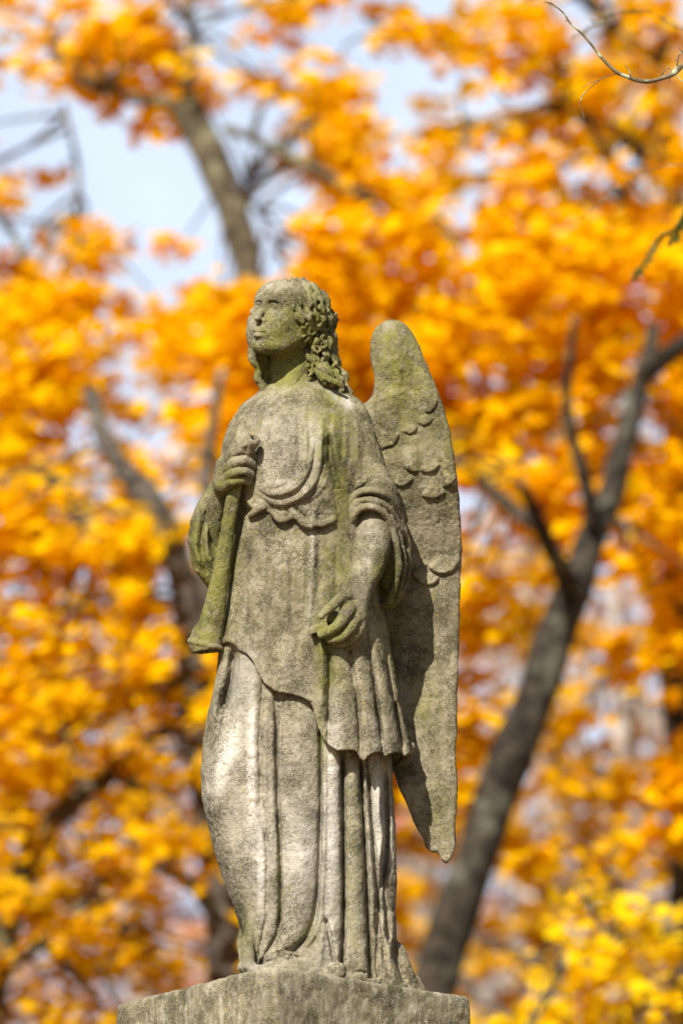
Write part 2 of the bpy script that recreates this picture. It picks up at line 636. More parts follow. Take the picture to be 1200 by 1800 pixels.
        for ax in range(3):
            o1, o2 = [(1, 2), (2, 0), (0, 1)][ax]
            A = [slice(1, -1)] * 3; B = [slice(1, -1)] * 3
            A[ax] = slice(0, f.shape[ax] - 1); B[ax] = slice(1, f.shape[ax])
            a = ins[tuple(A)]; b = ins[tuple(B)]
            E = np.argwhere(a != b)
            if not len(E): continue
            fl = a[tuple(E.T)]
            E = E + 1; E[:, ax] -= 1
            def cell(p, q):
                K = E.copy(); K[:, o1] -= p; K[:, o2] -= q
                return idx[tuple(K.T)]
            q = np.stack([cell(0, 0), cell(1, 0), cell(1, 1), cell(0, 1)], 1)
            # the drawing frame (px right, py down, depth to viewer) is right-handed with y flipped
            q[~fl] = q[~fl][:, ::-1]
            Q.append(q)
        Q = np.concatenate(Q)
        # outward in the drawing frame
        a, b, c, d = (V[Q[:, i]] for i in range(4))
        if (np.einsum('ij,ij->i', a, np.cross(b, c)) + np.einsum('ij,ij->i', a, np.cross(c, d))).sum() < 0:
            Q = Q[:, ::-1]
        return V, Q


def relax(V, Q, n=1, lam=0.5):
    e = np.concatenate([Q[:, [0, 1]], Q[:, [1, 2]], Q[:, [2, 3]], Q[:, [3, 0]]])
    for _ in range(n):
        acc = np.zeros_like(V)
        for c in range(3):
            acc[:, c] = np.bincount(e[:, 0], V[e[:, 1], c], len(V)) + np.bincount(e[:, 1], V[e[:, 0], c], len(V))
        num = np.bincount(e[:, 0], minlength=len(V)) + np.bincount(e[:, 1], minlength=len(V))
        V = V + lam * (acc / np.maximum(num, 1)[:, None] - V)
    return V


def normals(V, Q):
    n = np.cross(V[Q[:, 2]] - V[Q[:, 0]], V[Q[:, 3]] - V[Q[:, 1]])
    out = np.zeros_like(V)
    for j in range(4):
        for c in range(3):
            out[:, c] += np.bincount(Q[:, j], n[:, c], len(V))
    return out / (np.linalg.norm(out, axis=1)[:, None] + 1e-9)


# stains on the stone: (channel, u, v, ru, rv, amount, rot)
STAINS_AND_LIGHT = [
    # algae
    (0, 495, 600, 38, 40, 0.75, 0), (0, 510, 650, 45, 26, 0.75, 0), (0, 520, 555, 12, 14, 0.8, 0), (0, 470, 640, 30, 24, 0.8, 0),
    (0, 585, 690, 14, 60, 0.4, 0), (0, 583, 820, 16, 50, 0.6, -0.2), (0, 565, 740, 45, 50, 0.3, 0), (0, 610, 820, 50, 60, 0.2, 0), (0, 598, 880, 12, 45, 0.6, 0),
    (0, 405, 845, 40, 26, 0.55, 0), (0, 372, 1050, 34, 100, 0.95, 0.15), (0, 398, 930, 26, 70, 0.6, 0.15), (0, 345, 960, 22, 70, 0.7, 0),
    (0, 680, 1020, 26, 50, 0.9, 0), (0, 700, 660, 35, 55, 0.4, 0), (0, 690, 600, 30, 30, 0.35, 0),
    (0, 595, 1110, 45, 28, 0.55, 0), (0, 572, 1150, 16, 60, 0.55, 0), (0, 588, 1190, 22, 30, 0.5, 0), (0, 560, 1020, 30, 80, 0.18, 0),
    (0, 600, 1000, 30, 60, 0.42, 0), (0, 690, 1120, 22, 80, 0.35, 0), (0, 566, 1290, 8, 60, 0.7, 0), (0, 492, 1550, 6, 120, 0.35, 0),
    (0, 552, 1640, 20, 20, 0.35, 0), (0, 620, 1500, 16, 160, 0.3, 0), (0, 745, 1240, 26, 50, 0.3, 0), (0, 770, 1420, 30, 50, 0.3, 0),
    (0, 430, 1630, 18, 60, 0.5, 0), (0, 560, 560, 26, 60, 0.35, 0), (0, 580, 640, 36, 40, 0.3, 0), (0, 600, 760, 40, 60, 0.2, 0),
    (0, 790, 760, 20, 120, 0.25, 0),
    (0, 520, 590, 90, 95, 0.35, 0), (0, 720, 700, 60, 150, 0.30, 0), (2, 500, 1060, 110, 120, 0.16, 0), (2, 700, 1000, 20, 60, 0.3, 0),
    # pale washed stone, plus highlights painted on thigh and fold ridges
    (1, 597, 700, 26, 8, 1.0, 0.5), (1, 608, 712, 8, 12, 0.9, 0), (1, 470, 500, 40, 14, 0.35, 0), (1, 555, 770, 12, 30, 0.4, 0),
    (1, 500, 750, 60, 50, 0.30, 0), (1, 500, 840, 60, 40, 0.3, 0), (1, 549, 960, 5, 60, 0.5, 0), (1, 546, 1080, 6, 50, 0.45, 0),
    (1, 396, 1335, 18, 70, 0.95, 0.35), (1, 415, 1200, 26, 60, 0.5, 0.3), (1, 443, 1330, 8, 130, 0.95, 0), (1, 459, 1520, 7, 80, 0.9, 0),
    (1, 583, 1430, 13, 160, 0.75, 0), (1, 664, 1430, 13, 100, 0.75, 0), (1, 688, 1470, 6, 70, 0.3, 0), (1, 530, 1500, 30, 70, 0.4, 0),
    (1, 500, 1480, 200, 210, 0.42, 0), (1, 580, 1650, 26, 40, 0.4, 0), (1, 640, 1010, 20, 50, 0.25, 0), (1, 655, 950, 22, 50, 0.25, 0),
    (1, 430, 1700, 30, 10, 0.4, 0), (1, 445, 570, 10, 40, 0.3, 0),
    # dark grime, plus shade painted on forearm, wing shadow and creases
    (2, 586, 825, 9, 34, 0.9, -0.3), (2, 382, 1280, 13, 90, 0.7, 0.25), (2, 370, 1440, 20, 45, 0.85, 0), (2, 388, 1240, 16, 50, 0.6, 0.2),
    (2, 470, 1030, 14, 90, 0.25, 0), (2, 605, 1020, 25, 70, 0.35, 0), (2, 392, 1510, 20, 80, 0.7, -0.3), (2, 424, 1620, 14, 60, 0.9, -0.2), (2, 520, 1380, 22, 60, 0.35, 0), (2, 540, 1560, 14, 60, 0.4, 0), (2, 480, 1560, 8, 90, 0.45, 0), (2, 512, 915, 50, 10, 0.4, 0), (2, 650, 870, 50, 8, 0.4, 0.2),
    (2, 380, 910, 14, 40, 0.5, 0), (2, 700, 1130, 30, 70, 0.3, 0), (2, 705, 610, 22, 26, 0.35, 0), (2, 800, 700, 12, 120, 0.3, -0.2),
    (2, 625, 790, 22, 16, 0.35, 0), (2, 480, 920, 40, 12, 0.35, 0), (2, 500, 780, 22, 24, 0.3, 0), (2, 640, 1020, 40, 20, 0.35, -0.8),
    (2, 520, 560, 8, 10, 0.8, 0), (2, 565, 580, 20, 50, 0.3, 0), (2, 745, 1180, 30, 10, 0.3, 0), (2, 430, 1010, 18, 60, 0.3, 0),
    (2, 400, 940, 16, 80, 0.3, 0.15), (2, 520, 1180, 40, 40, 0.15, 0), (2, 540, 1430, 30, 60, 0.25, 0),
]


def stains_and_light(V):
    out = np.zeros((len(V), 3))
    for ch, u, v, ru, rv, a, rot in STAINS_AND_LIGHT:
        c, n = math.cos(rot), math.sin(rot)
        x = V[:, 0] - u; y = V[:, 1] - v
        out[:, ch] += a * np.exp(-(((x * c + y * n) / ru) ** 2 + ((-x * n + y * c) / rv) ** 2))
    return np.clip(out, 0, 1)


def carve(name, vol, parent, rough=(1.0, 0.6), rel=1, lam=0.5, mat=None):
    V, Q = vol.mesh()
    V = relax(V, Q, rel, lam)
    n = normals(V, Q)
    st = stains_and_light(V)
    V = V + n * (rough[0] * vnoise(V, 17, 1) + rough[1] * vnoise(V, 6, 2) + 0.35 * vnoise(V, 3.1, 3))[:, None]
    W = to_world(V)
    Q = Q[:, ::-1]                             # the drawing frame is left-handed in the world
    return mesh_obj(name, W, Q, mat or M_STONE, parent, True, {'stain_light': st})



# ------------------------------------------------------------------ the ground and the hill behind
def hill(x, y):
    base = 14.0 * sstep(30, 95, np.asarray(y, float)) + 3.0 * sstep(95, 220, np.asarray(y, float))
    return base + 0.5 * np.sin(np.asarray(x) * 0.11 + 1.0) * sstep(20, 60, np.asarray(y, float))


def build_ground():
    xs = np.concatenate([np.linspace(-900, -60, 20), np.linspace(-55, 55, 56), np.linspace(60, 900, 20)])
    ys = np.concatenate([np.linspace(-300, -30, 10), np.linspace(-25, 130, 80), np.linspace(140, 1500, 30)])
    X, Y = np.meshgrid(xs, ys, indexing='ij')
    Z = hill(X, Y) + 0.05 * np.sin(X * 1.3) * np.cos(Y * 1.1) * (np.abs(Y) > 2)
    V = np.stack([X, Y, Z], -1).reshape(-1, 3)
    i = np.arange(len(xs) - 1)[:, None] * len(ys) + np.arange(len(ys) - 1)[None]
    Q = np.stack([i, i + len(ys), i + len(ys) + 1, i + 1], -1).reshape(-1, 4)
    tag(mesh_obj('ground', V, Q, M_GROUND), kind='structure')


build_ground()

# ------------------------------------------------------------------ the pedestal
E1 = np.array([345.0, -275.0]) / 441.0     # along the right face
E2 = np.array([-275.0, -345.0]) / 441.0    # along the left face
PC = np.array([513.0, 30.0])
PED_H = float(height(1701.0, 325.0))            # height of the pedestal top, seen at its near corner


def zz(V, D):
    """height above the pedestal top, in drawing units"""
    return height(V, D) - PED_H


def top_row(D):
    return 1701.0 + (325.0 - D) * 0.195


def build_pedestal():
    base = to_world(np.array([PC[0], 2000.0, PC[1]]))
    root = empty('stone_pedestal', (base[0], base[1], 0))
    tag(root, 'weathered square stone pedestal block turned corner-on under the angel statue', 'pedestal')
    vol = Vol(186, 849, 1650, 2200, -304, 364, 4.0)
    hs = 226.0

    def fn(U, V, D):
        a = (U - PC[0]) * E1[0] + (D - PC[1]) * E1[1]
        b = (U - PC[0]) * E2[0] + (D - PC[1]) * E2[1]
        z = zz(V, D)
        r = 7.0
        qa, qb, qz = np.abs(a) - hs + r, np.abs(b) - hs + r, np.abs(z + 140) - 140 + r
        f = np.sqrt(np.maximum(qa, 0) ** 2 + np.maximum(qb, 0) ** 2 + np.maximum(qz, 0) ** 2) + np.minimum(np.maximum(np.maximum(qa, qb), qz), 0) - r
        # worn near corner
        near = (a * -1 + b * -1) / math.sqrt(2) - (hs * math.sqrt(2) - 12)
        f = np.maximum(f, near)
        return f
    vol.put(fn, (200, 1675, -290), (835, 2180, 350))
    cap = carve('cap_block', vol, root, (1.5, 0.8), 2, 0.5, M_PED)

    # lower courses down to the ground
    cw = np.array([base[0], base[1]])
    e1 = np.array([E1[0], -E1[1]]); e2 = np.array([E2[0], -E2[1]])
    ztop = CAM[2] + PED_H * S

    def block(name, half, z0, z1, bev=0.012):
        n = 10
        V = []; Q = []
        prof = [(half - bev, z0), (half, z0 + bev), (half, z1 - bev), (half - bev, z1)]
        for (h, z) in prof:
            for (sa, sb) in ((1, 1), (-1, 1), (-1, -1), (1, -1)):
                p = cw + e1 * sa * h + e2 * sb * h
                V.append((p[0], p[1], z))
        for k in range(3):
            for j in range(4):
                Q.append((4 * k + j, 4 * k + (j + 1) % 4, 4 * k + 4 + (j + 1) % 4, 4 * k + 4 + j))
        Q.append((3, 2, 1, 0)); Q.append((12, 13, 14, 15))
        V = np.array(V)
        Q = np.array(Q)
        a, b, c, d = (V[Q[:, i]] - np.array([cw[0], cw[1], (z0 + z1) / 2]) for i in range(4))
        if (np.einsum('ij,ij->i', a, np.cross(b, c))).sum() < 0:
            Q = Q[:, ::-1]
        return mesh_obj(name, V, Q, M_PED, root, False, {'stain_light': np.zeros((len(V), 3))})
    zc = ztop - 280 * S
    block('shaft', 0.235, 0.62, zc + 0.004, 0.02)
    block('plinth', 0.36, 0.30, 0.616, 0.02)
    block('footing', 0.50, -0.05, 0.296, 0.03)


build_pedestal()

# ------------------------------------------------------------------ the angel
angel_base = to_world(np.array([575.0, top_row(110.0), 110.0]))
ANGEL = empty('angel_statue', angel_base)
tag(ANGEL, 'lichen-stained marble angel statue holding a trumpet, standing on the stone pedestal', 'statue')

# --- under-robe
UL = [(1080, 404), (1130, 392), (1150, 388), (1200, 379), (1250, 367), (1300, 358), (1350, 354), (1400, 356), (1450, 366), (1500, 378), (1550, 393), (1600, 412), (1650, 428), (1690, 434), (1720, 430), (1775, 420)]
UR = [(1080, 670), (1150, 680), (1300, 687), (1400, 690), (1450, 694), (1550, 697), (1620, 694), (1670, 699), (1720, 716), (1775, 738)]
UB = [(1080, 96), (1200, 104), (1300, 106), (1400, 100), (1500, 96), (1600, 92), (1700, 96), (1775, 104)]


def tab(vs, L, R, B, dc):
    f = lambda T, v: float(np.interp(v, [p[0] for p in T], [p[1] for p in T]))
    return [(v, f(L, v), f(R, v), f(dc, v) if isinstance(dc, list) else dc, f(B, v)) for v in vs]


rl = Relief(330, 780, 1070, 1790)
rl.columns([
    [(1070, 300), (1780, 300)],
    [(1100, 452), (1150, 451), (1200, 445), (1300, 433), (1400, 436), (1500, 447), (1600, 447), (1680, 437), (1780, 405)],
    [(1100, 466), (1200, 462), (1300, 456), (1400, 459), (1450, 467), (1500, 470), (1610, 469), (1690, 452), (1780, 425)],
    [(1100, 484), (1200, 484), (1300, 485), (1400, 489), (1500, 493), (1600, 493), (1640, 488), (1670, 470), (1700, 452), (1780, 440)],
    [(1100, 553), (1200, 560), (1300, 564), (1400, 563), (1500, 560), (1560, 558), (1620, 549), (1655, 532), (1690, 505), (1780, 470)],
    [(1100, 580), (1200, 590), (1320, 601), (1400, 603), (1500, 604), (1600, 605), (1700, 600), (1780, 598)],
    [(1100, 615), (1200, 620), (1340, 633), (1400, 636), (1500, 641), (1600, 645), (1700, 651), (1780, 656)],
    [(1100, 630), (1340, 643), (1400, 649), (1500, 656), (1560, 662), (1640, 668), (1700, 680), (1780, 700)],
    [(1100, 655), (1340, 668), (1400, 676), (1500, 678), (1550, 673), (1640, 678), (1700, 700), (1780, 725)],
    [(1070, 760), (1780, 800)],
], [3, 10, 12, 17, 18, 19, 11, 14, 14], 1060, 1790, 30, 0.55)
rl.blob(398, 1330, 38, 130, 12, 0.1).blob(420, 1180, 30, 60, 6)
rl.line([(408, 1128), (410, 1170), (400, 1220), (388, 1270)], -24, 9, 0.25)          # hollow under the tunic edge
rl.line([(388, 1160), (380, 1230), (368, 1290)], 5, 5, 0.3)
rl.line([(452, 1400), (460, 1440), (473, 1490)], -4, 4, 0.2)
rl.line([(464, 1230), (467, 1330), (465, 1400), (474, 1440)], 4, 4, 0.2)
rl.line([(494, 1240), (493, 1350), (498, 1480), (500, 1600), (492, 1650)], 5, 3, 0.1)
rl.line([(486, 1240), (487, 1380), (492, 1500), (493, 1600), (487, 1645)], -9, 3.2, 0.1)
rl.line([(563, 1260), (564, 1400), (560, 1520), (556, 1600), (545, 1640), (520, 1664), (500, 1664)], -10, 3.5, 0.08)
rl.line([(569, 1300), (570, 1450), (566, 1560), (562, 1620), (545, 1655), (520, 1676), (480, 1690)], 7, 4, 0.08)
rl.line([(602, 1320), (603, 1450), (604, 1600), (601, 1700), (600, 1760)], -18, 3.4, 0.06)
rl.line([(633, 1330), (637, 1400), (642, 1500), (646, 1600), (650, 1700), (655, 1760)], -18, 3.4, 0.06)
rl.line([(646, 1350), (652, 1430), (659, 1520), (664, 1580)], -9, 3, 0.1)
rl.line([(676, 1345), (679, 1430), (678, 1500), (670, 1550), (664, 1585), (672, 1620)], -12, 4, 0.1)
rl.line([(664, 1360), (666, 1430), (672, 1460), (664, 1530), (659, 1545)], 8, 6, 0.2)
rl.line([(655, 1355), (660, 1400), (658, 1440)], -4, 3, 0.2).line([(672, 1380), (670, 1430), (673, 1470)], -3, 2, 0.2)
rl.line([(684, 1600), (690, 1640), (684, 1690), (700, 1730)], 7, 6, 0.1).line([(664, 1640), (668, 1690), (684, 1735)], 6, 6, 0.1)
rl.line([(660, 1600), (664, 1650), (662, 1700), (672, 1750)], -10, 4, 0.1).line([(692, 1650), (697, 1690), (716, 1730)], -10, 4.5, 0.1)
rl.line([(572, 1608), (580, 1650), (588, 1700), (592, 1740)], -11, 3.2, 0.1)                 # opening fold at the foot
rl.line([(566, 1620), (563, 1680), (556, 1720)], 6, 6, 0.2).line([(580, 1615), (592, 1660), (594, 1690)], 5, 5, 0.2)
rl.blob(520, 1705, 34, 16, 12).blob(505, 1690, 30, 10, 8)                                        # toe under the hem
rl.line([(495, 1668), (520, 1672), (545, 1662)], -6, 3, 0.2)
rl.line([(452, 1690), (480, 1672), (500, 1668)], 6, 4, 0.2).line([(455, 1700), (485, 1686), (510, 1680), (545, 1690)], -6, 2.6, 0.2)
rl.line([(556, 1716), (575, 1708), (592, 1718)], 7, 4, 0.2).line([(560, 1711), (574, 1704)], -5, 2.5, 0.2)
rl.line([(612, 1722), (630, 1712), (648, 1724)], 7, 4, 0.2).line([(616, 1714), (634, 1708), (645, 1714)], -7, 2.6, 0.2)
rl.line([(676, 1738), (692, 1728), (708, 1742)], 7, 4, 0.2).line([(690, 1735), (706, 1738)], -6, 2.5, 0.2)
for q in range(30):                                                                             # small creases
    u = RNG.uniform(370, 690); v = RNG.uniform(1200, 1650)
    rl.line([(u, v), (u + RNG.uniform(-4, 6), v + RNG.uniform(20, 60))], RNG.uniform(-1.6, 1.6), RNG.uniform(2, 5), 0.4)
rl.blur(1)
vol = Vol(336, 764, 1080, 1776, -20, 250, 2.0)
vol.loft(tab([p for p in (1080, 1130, 1150, 1200, 1250, 1300, 1350, 1400, 1450, 1500, 1550, 1600, 1650, 1690, 1720, 1774)], UL, UR, UB, 100), 0, rl, 2.3, back=4)
# trailing folds at the left edge and the hem spilling on the base
vol.chain([(438, 1610, 95, 9), (426, 1650, 100, 10), (430, 1690, 115, 10), (437, 1712, 130, 9)], 8)
vol.chain([(446, 1600, 150, 9), (436, 1660, 165, 11), (437, 1695, 180, 11)], 8)
vol.chain([(425, 1700, 130, 9), (455, 1706, 190, 11), (500, 1704, 214, 12)], 10)
vol.chain([(500, 1704, 205, 16), (525, 1706, 208, 18), (545, 1712, 205, 14)], 10)
vol.chain([(700, 1670, 110, 12), (714, 1705, 108, 12), (732, 1738, 92, 8)], 9)
vol.chain([(560, 1700, 190, 12), (580, 1718, 204, 12), (600, 1720, 200, 10)], 8)
vol.chain([(615, 1700, 170, 12), (634, 1722, 165, 11), (650, 1728, 155, 9)], 8)
vol.chain([(670, 1700, 132, 12), (694, 1732, 122, 10), (718, 1738, 106, 8)], 8)


def on_top(U, V, D, inset=3):
    a = (U - PC[0]) * E1[0] + (D - PC[1]) * E1[1]
    b = (U - PC[0]) * E2[0] + (D - PC[1]) * E2[1]
    return np.maximum(np.abs(a), np.abs(b)) - (220.5 - inset)


vol.put(lambda U, V, D: -on_top(U, V, D), (340, 1640, -20), (760, 1776, 250), 6, 'sub')
carve('underskirt', vol, ANGEL)

# --- tunic (over-robe) with its wavy hem
HEM = [(330, 1128), (388, 1136), (392, 1131), (400, 1127), (412, 1131), (422, 1142), (435, 1150), (441, 1156), (447, 1165), (452, 1180), (465, 1200), (485, 1215), (512, 1220), (537, 1228), (545, 1234), (551, 1243), (556, 1266), (561, 1284), (566, 1294), (573, 1306), (580, 1312), (592, 1319), (606, 1319), (619, 1318), (626, 1321), (632, 1334), (640, 1337), (645, 1330), (655, 1324), (665, 1322), (671, 1323), (675, 1331), (682, 1326), (695, 1322), (705, 1324), (710, 1330), (716, 1326), (724, 1322), (780, 1325)]
TL = [(860, 425), (900, 418), (930, 412), (980, 405), (1030, 402), (1080, 396), (1110, 390), (1140, 386), (1200, 376), (1345, 350)]
TR = [(860, 640), (930, 650), (1030, 664), (1080, 674), (1130, 684), (1180, 693), (1230, 702), (1280, 713), (1320, 722), (1345, 727)]
TB = [(860, 100), (950, 98), (1050, 104), (1150, 114), (1250, 122), (1345, 128)]
rt = Relief(330, 780, 850, 1350)
rt.columns([
    [(850, 500), (1050, 560), (1120, 572), (1180, 578), (1285, 575), (1345, 574)],
    [(850, 560), (1100, 607), (1214, 625), (1305, 632), (1345, 635)],
    [(850, 600), (1040, 632), (1183, 654), (1305, 671), (1345, 676)],
    [(850, 640), (1050, 662), (1150, 678), (1244, 694), (1315, 707), (1345, 712)],
    [(850, 720), (1100, 735), (1345, 760)],
], [16, 15, 15, 12], 1010, 1400, 160, 0.55)
rt.line([(577, 1140), (579, 1190), (577, 1240), (574, 1290)], -10, 4, 0.25).line([(564, 1100), (566, 1180), (563, 1240), (560, 1275)], 8, 7, 0.25)
rt.line([(626, 1200), (630, 1260), (634, 1320)], -10, 3.5, 0.2).line([(653, 1170), (662, 1240), (672, 1315)], -10, 3.5, 0.2).line([(692, 1230), (700, 1270), (709, 1318)], -10, 3.5, 0.2)
rt.line([(463, 920), (465, 1000), (463, 1090), (457, 1170)], -5, 8, 0.25).line([(448, 930), (445, 1010), (440, 1100)], 3.5, 7, 0.3)
rt.line([(432, 930), (428, 1010), (420, 1090)], -3, 5, 0.3).line([(495, 930), (500, 1010), (498, 1120)], 3, 12, 0.3)
rt.line([(549, 925), (550, 980), (546, 1050), (541, 1105), (540, 1180)], 6, 6, 0.15).line([(562, 930), (562, 990), (560, 1060)], -5, 6, 0.25)
rt.line([(523, 930), (520, 1000), (525, 1100), (520, 1200)], -3.5, 8, 0.25).blob(600, 1010, 22, 70, -5)
rt.line([(445, 1150), (440, 1120)], -4, 3, 0.2).line([(545, 1232), (552, 1250)], -5, 3, 0.1)
rt.blob(500, 1090, 60, 110, 7).blob(410, 1110, 14, 24, 5)
for u0_, u1_, a_ in ((418, 400, 3), (440, 428, -3.5), (478, 474, -3), (510, 512, -3.5), (532, 528, 3), (590, 585, -3), (612, 618, 3)):
    rt.line([(u0_, 935), ((u0_ + u1_) / 2 + 2, 1020), (u1_, 1125)], a_, 5, 0.3)
for q in range(26):
    u = RNG.uniform(420, 640); v = RNG.uniform(930, 1200)
    rt.line([(u, v), (u + RNG.uniform(-4, 6), v + RNG.uniform(20, 60))], RNG.uniform(-1.4, 1.4), RNG.uniform(2, 6), 0.4)
hx = np.array(HEM, float)
# rolled edge along the hem
rt.step([(p[0], p[1] - 3) for p in HEM[1:-1]], 0.0, 8)
rt.blur(1)


def hemcut(U, V, D):
    hv = np.interp(U[:, 0, 0], hx[:, 0], hx[:, 1])[:, None, None]
    front = sstep(40, 120, D)
    return (V - (hv * front + (1 - front) * 1322)) * 0.85


vol = Vol(336, 764, 856, 1350, -40, 262, 2.0)
vol.loft(tab([860, 900, 930, 980, 1030, 1080, 1110, 1140, 1200, 1250, 1300, 1344], TL, TR, TB, 102), 0, rt, 2.3, cut=hemcut, back=5)
# curled lip where the hem turns up at the left, and the turned-back corner at the right
vol.chain([(391, 1128, 130, 6), (400, 1124, 150, 6), (412, 1128, 165, 6), (424, 1139, 178, 5)], 6)
vol.chain([(722, 1312, 90, 9), (712, 1335, 80, 9), (696, 1352, 70, 8)], 8)
carve('tunic', vol, ANGEL)

# --- bodice: chest, shoulders and the bloused waist
BL = [(650, 478), (672, 470), (690, 452), (710, 434), (728, 421), (745, 412), (775, 402), (800, 400), (850, 405), (900, 414), (945, 413)]
BR = [(650, 568), (672, 580), (690, 604), (710, 620), (740, 636), (775, 648), (800, 650), (850, 648), (900, 642), (945, 640)]
BB = [(650, 44), (672, 50), (690, 62), (710, 74), (740, 90), (775, 103), (800, 108), (850, 113), (885, 110), (945, 100)]
rb = Relief(370, 740, 640, 960)
rb.line([(448, 856), (470, 872), (495, 873), (522, 862), (541, 838), (552, 800), (556, 768)], -4, 2.6, 0.12)
rb.step([(556, 768), (552, 800), (541, 838), (522, 862), (495, 873), (470, 872), (448, 856)], 6, 38, 1.5, 0.3, 1)
rb.line([(450, 868), (470, 884), (492, 892), (517, 887), (545, 868), (563, 835), (569, 790), (570, 755)], -4, 2.6, 0.12)
rb.step([(570, 755), (569, 790), (563, 835), (545, 868), (517, 887), (492, 892), (470, 884), (450, 868)], 5, 26, 1.5, 0.3, 1)
rb.line([(470, 862), (490, 858), (512, 848)], -3, 3, 0.3).line([(530, 880), (548, 872), (566, 850), (574, 820)], -3, 2.5, 0.3).line([(500, 884), (528, 874), (545, 856)], 2.5, 3, 0.3)
rb.line([(546, 700), (540, 740), (545, 780), (541, 810)], -3, 4, 0.3).line([(590, 720), (584, 760), (590, 800), (604, 850)], 4, 6, 0.3).line([(612, 740), (616, 790), (606, 840)], -3, 5, 0.3)
rb.line([(578, 760), (580, 800), (586, 835), (596, 870), (603, 905)], -13, 8, 0.15).line([(566, 830), (572, 860), (585, 890)], 4, 6, 0.3)
rb.line([(524, 895), (545, 884), (565, 868), (580, 850)], -4, 4, 0.3)
rb.blob(490, 790, 60, 60, 14).blob(530, 730, 60, 40, 5).blob(470, 720, 50, 30, 4).blob(500, 855, 40, 16, 5)
rb.line([(440, 720), (430, 760), (428, 800), (436, 840)], -5, 7, 0.3).line([(425, 730), (412, 780)], 4, 8, 0.3)
rb.line([(520, 700), (528, 740), (530, 790), (520, 840)], -2.5, 6, 0.3).line([(480, 700), (476, 750), (482, 800)], -2, 7, 0.3)
rb.line([(548, 720), (552, 760)], 3, 8, 0.3)
for u0_, u1_, a_ in ((455, 440, -3), (470, 462, 2.5), (486, 484, -2.5), (503, 506, 2.2), (520, 524, -3), (536, 536, 2.5), (566, 562, 3), (580, 575, -3), (600, 598, -3), (622, 628, 3), (634, 640, -3)):
    rb.line([(u0_, 700), ((u0_ + u1_) / 2 + 3, 760), (u1_, 835)], a_, 4.5, 0.35)
for q in range(24):
    u = RNG.uniform(420, 640); v = RNG.uniform(700, 850)
    rb.line([(u, v), (u + RNG.uniform(-8, 8), v + RNG.uniform(10, 40))], RNG.uniform(-1.6, 1.6), RNG.uniform(3, 7), 0.4)
# drapery of the frill
rb.line([(430, 870), (438, 885), (450, 893), (470, 895)], 7, 5, 0.2).line([(425, 885), (436, 900), (452, 902)], -6, 4, 0.2)
rb.line([(437, 893), (445, 905), (442, 915)], -5, 3.5, 0.2).line([(500, 888), (506, 905), (500, 918)], -4, 4, 0.2)
rb.line([(518, 890), (530, 905), (540, 915)], -5, 4, 0.2).line([(545, 885), (560, 905), (575, 915)], -4, 5, 0.2)
rb.line([(486, 895), (490, 912)], 4, 6, 0.2).line([(555, 890), (550, 920)], 5, 7, 0.2).line([(518, 905), (512, 915)], 4, 5, 0.2)
rb.line([(582, 880), (590, 905), (588, 925)], 4, 6, 0.2).line([(468, 885), (480, 896), (500, 897)], -6, 3.2, 0.2)
rb.blur(1)
WAIST = np.array([(360, 938), (411, 934), (418, 930), (424, 918), (429, 913), (434, 921), (441, 917), (446, 908), (454, 903), (465, 899), (476, 903), (482, 912), (489, 921), (500, 923), (509, 917), (517, 911), (524, 918), (532, 927), (544, 933), (552, 927), (560, 931), (572, 926), (584, 924), (592, 918), (604, 920), (760, 925)], float)


def waistcut(U, V, D):
    hv = np.interp(U[:, 0, 0], WAIST[:, 0], WAIST[:, 1])[:, None, None]
    front = sstep(60, 130, D)
    return (V - (hv * front + (1 - front) * 915)) * 0.8


vol = Vol(380, 720, 655, 945, -30, 262, 2.0)
vol.loft(tab([656, 672, 690, 710, 728, 745, 775, 800, 850, 885, 943], BL, BR, BB, 98), 0, rb, 2.15, cut=waistcut, back=3)
vol.chain([(447, 735, 100, 30), (428, 780, 95, 36), (420, 850, 90, 34)], 22)          # the right upper arm under cloth
vol.chain([(598, 742, 102, 52), (622, 800, 108, 46), (640, 850, 115, 44)], 20)        # the left upper arm under cloth
# rippled frill standing off the waist
for (a, b, c) in (((440, 906, 176), (450, 899, 188), (464, 892, 197)), ((478, 900, 203), (492, 914, 206), (508, 912, 208)), ((518, 904, 208), (532, 919, 210), (546, 925, 209)), ((550, 920, 208), (566, 921, 204), (584, 915, 198))):
    vol.chain([(*a, 5), (*b, 6.5), (*c, 5)], 6)
carve('bodice', vol, ANGEL)

# --- left sleeve (right in the photo)
rs = Relief(580, 740, 800, 1080)
vol = Vol(584, 740, 812, 1080, 20, 230, 1.75)
vol.chain([(622, 815, 110, 40), (642, 850, 118, 46), (656, 885, 124, 46)], 0)
vol.chain([(656, 880, 118, 42), (676, 915, 108, 36)], 14)
vol.ell((682, 965, 78), (36, 82, 22), 12)
vol.ell((668, 1020, 70), (34, 46, 16), 10)
# gathered folds over the elbow
for pts in (
    [(604, 925, 150, 7), (611, 892, 168, 7), (626, 868, 176, 7), (647, 862, 178, 7), (670, 866, 170, 7), (690, 884, 150, 7), (704, 915, 120, 6)],
    [(608, 935, 152, 6), (614, 905, 170, 6), (628, 884, 180, 6), (648, 878, 182, 6), (672, 886, 174, 6), (692, 908, 150, 6), (708, 940, 124, 6)],
    [(612, 944, 154, 5), (618, 914, 172, 5.5), (632, 895, 183, 5.5), (652, 891, 184, 5.5), (672, 900, 176, 5.5), (688, 921, 158, 5.5), (698, 948, 136, 5.5)],
    [(606, 880, 156, 6), (618, 860, 164, 7), (638, 846, 164, 6), (656, 834, 154, 4), (668, 826, 142, 2)],
    [(640, 852, 160, 3), (664, 846, 158, 7), (686, 858, 144, 8), (702, 882, 118, 7), (712, 915, 98, 6)],
):
    vol.chain(pts, 3.5)
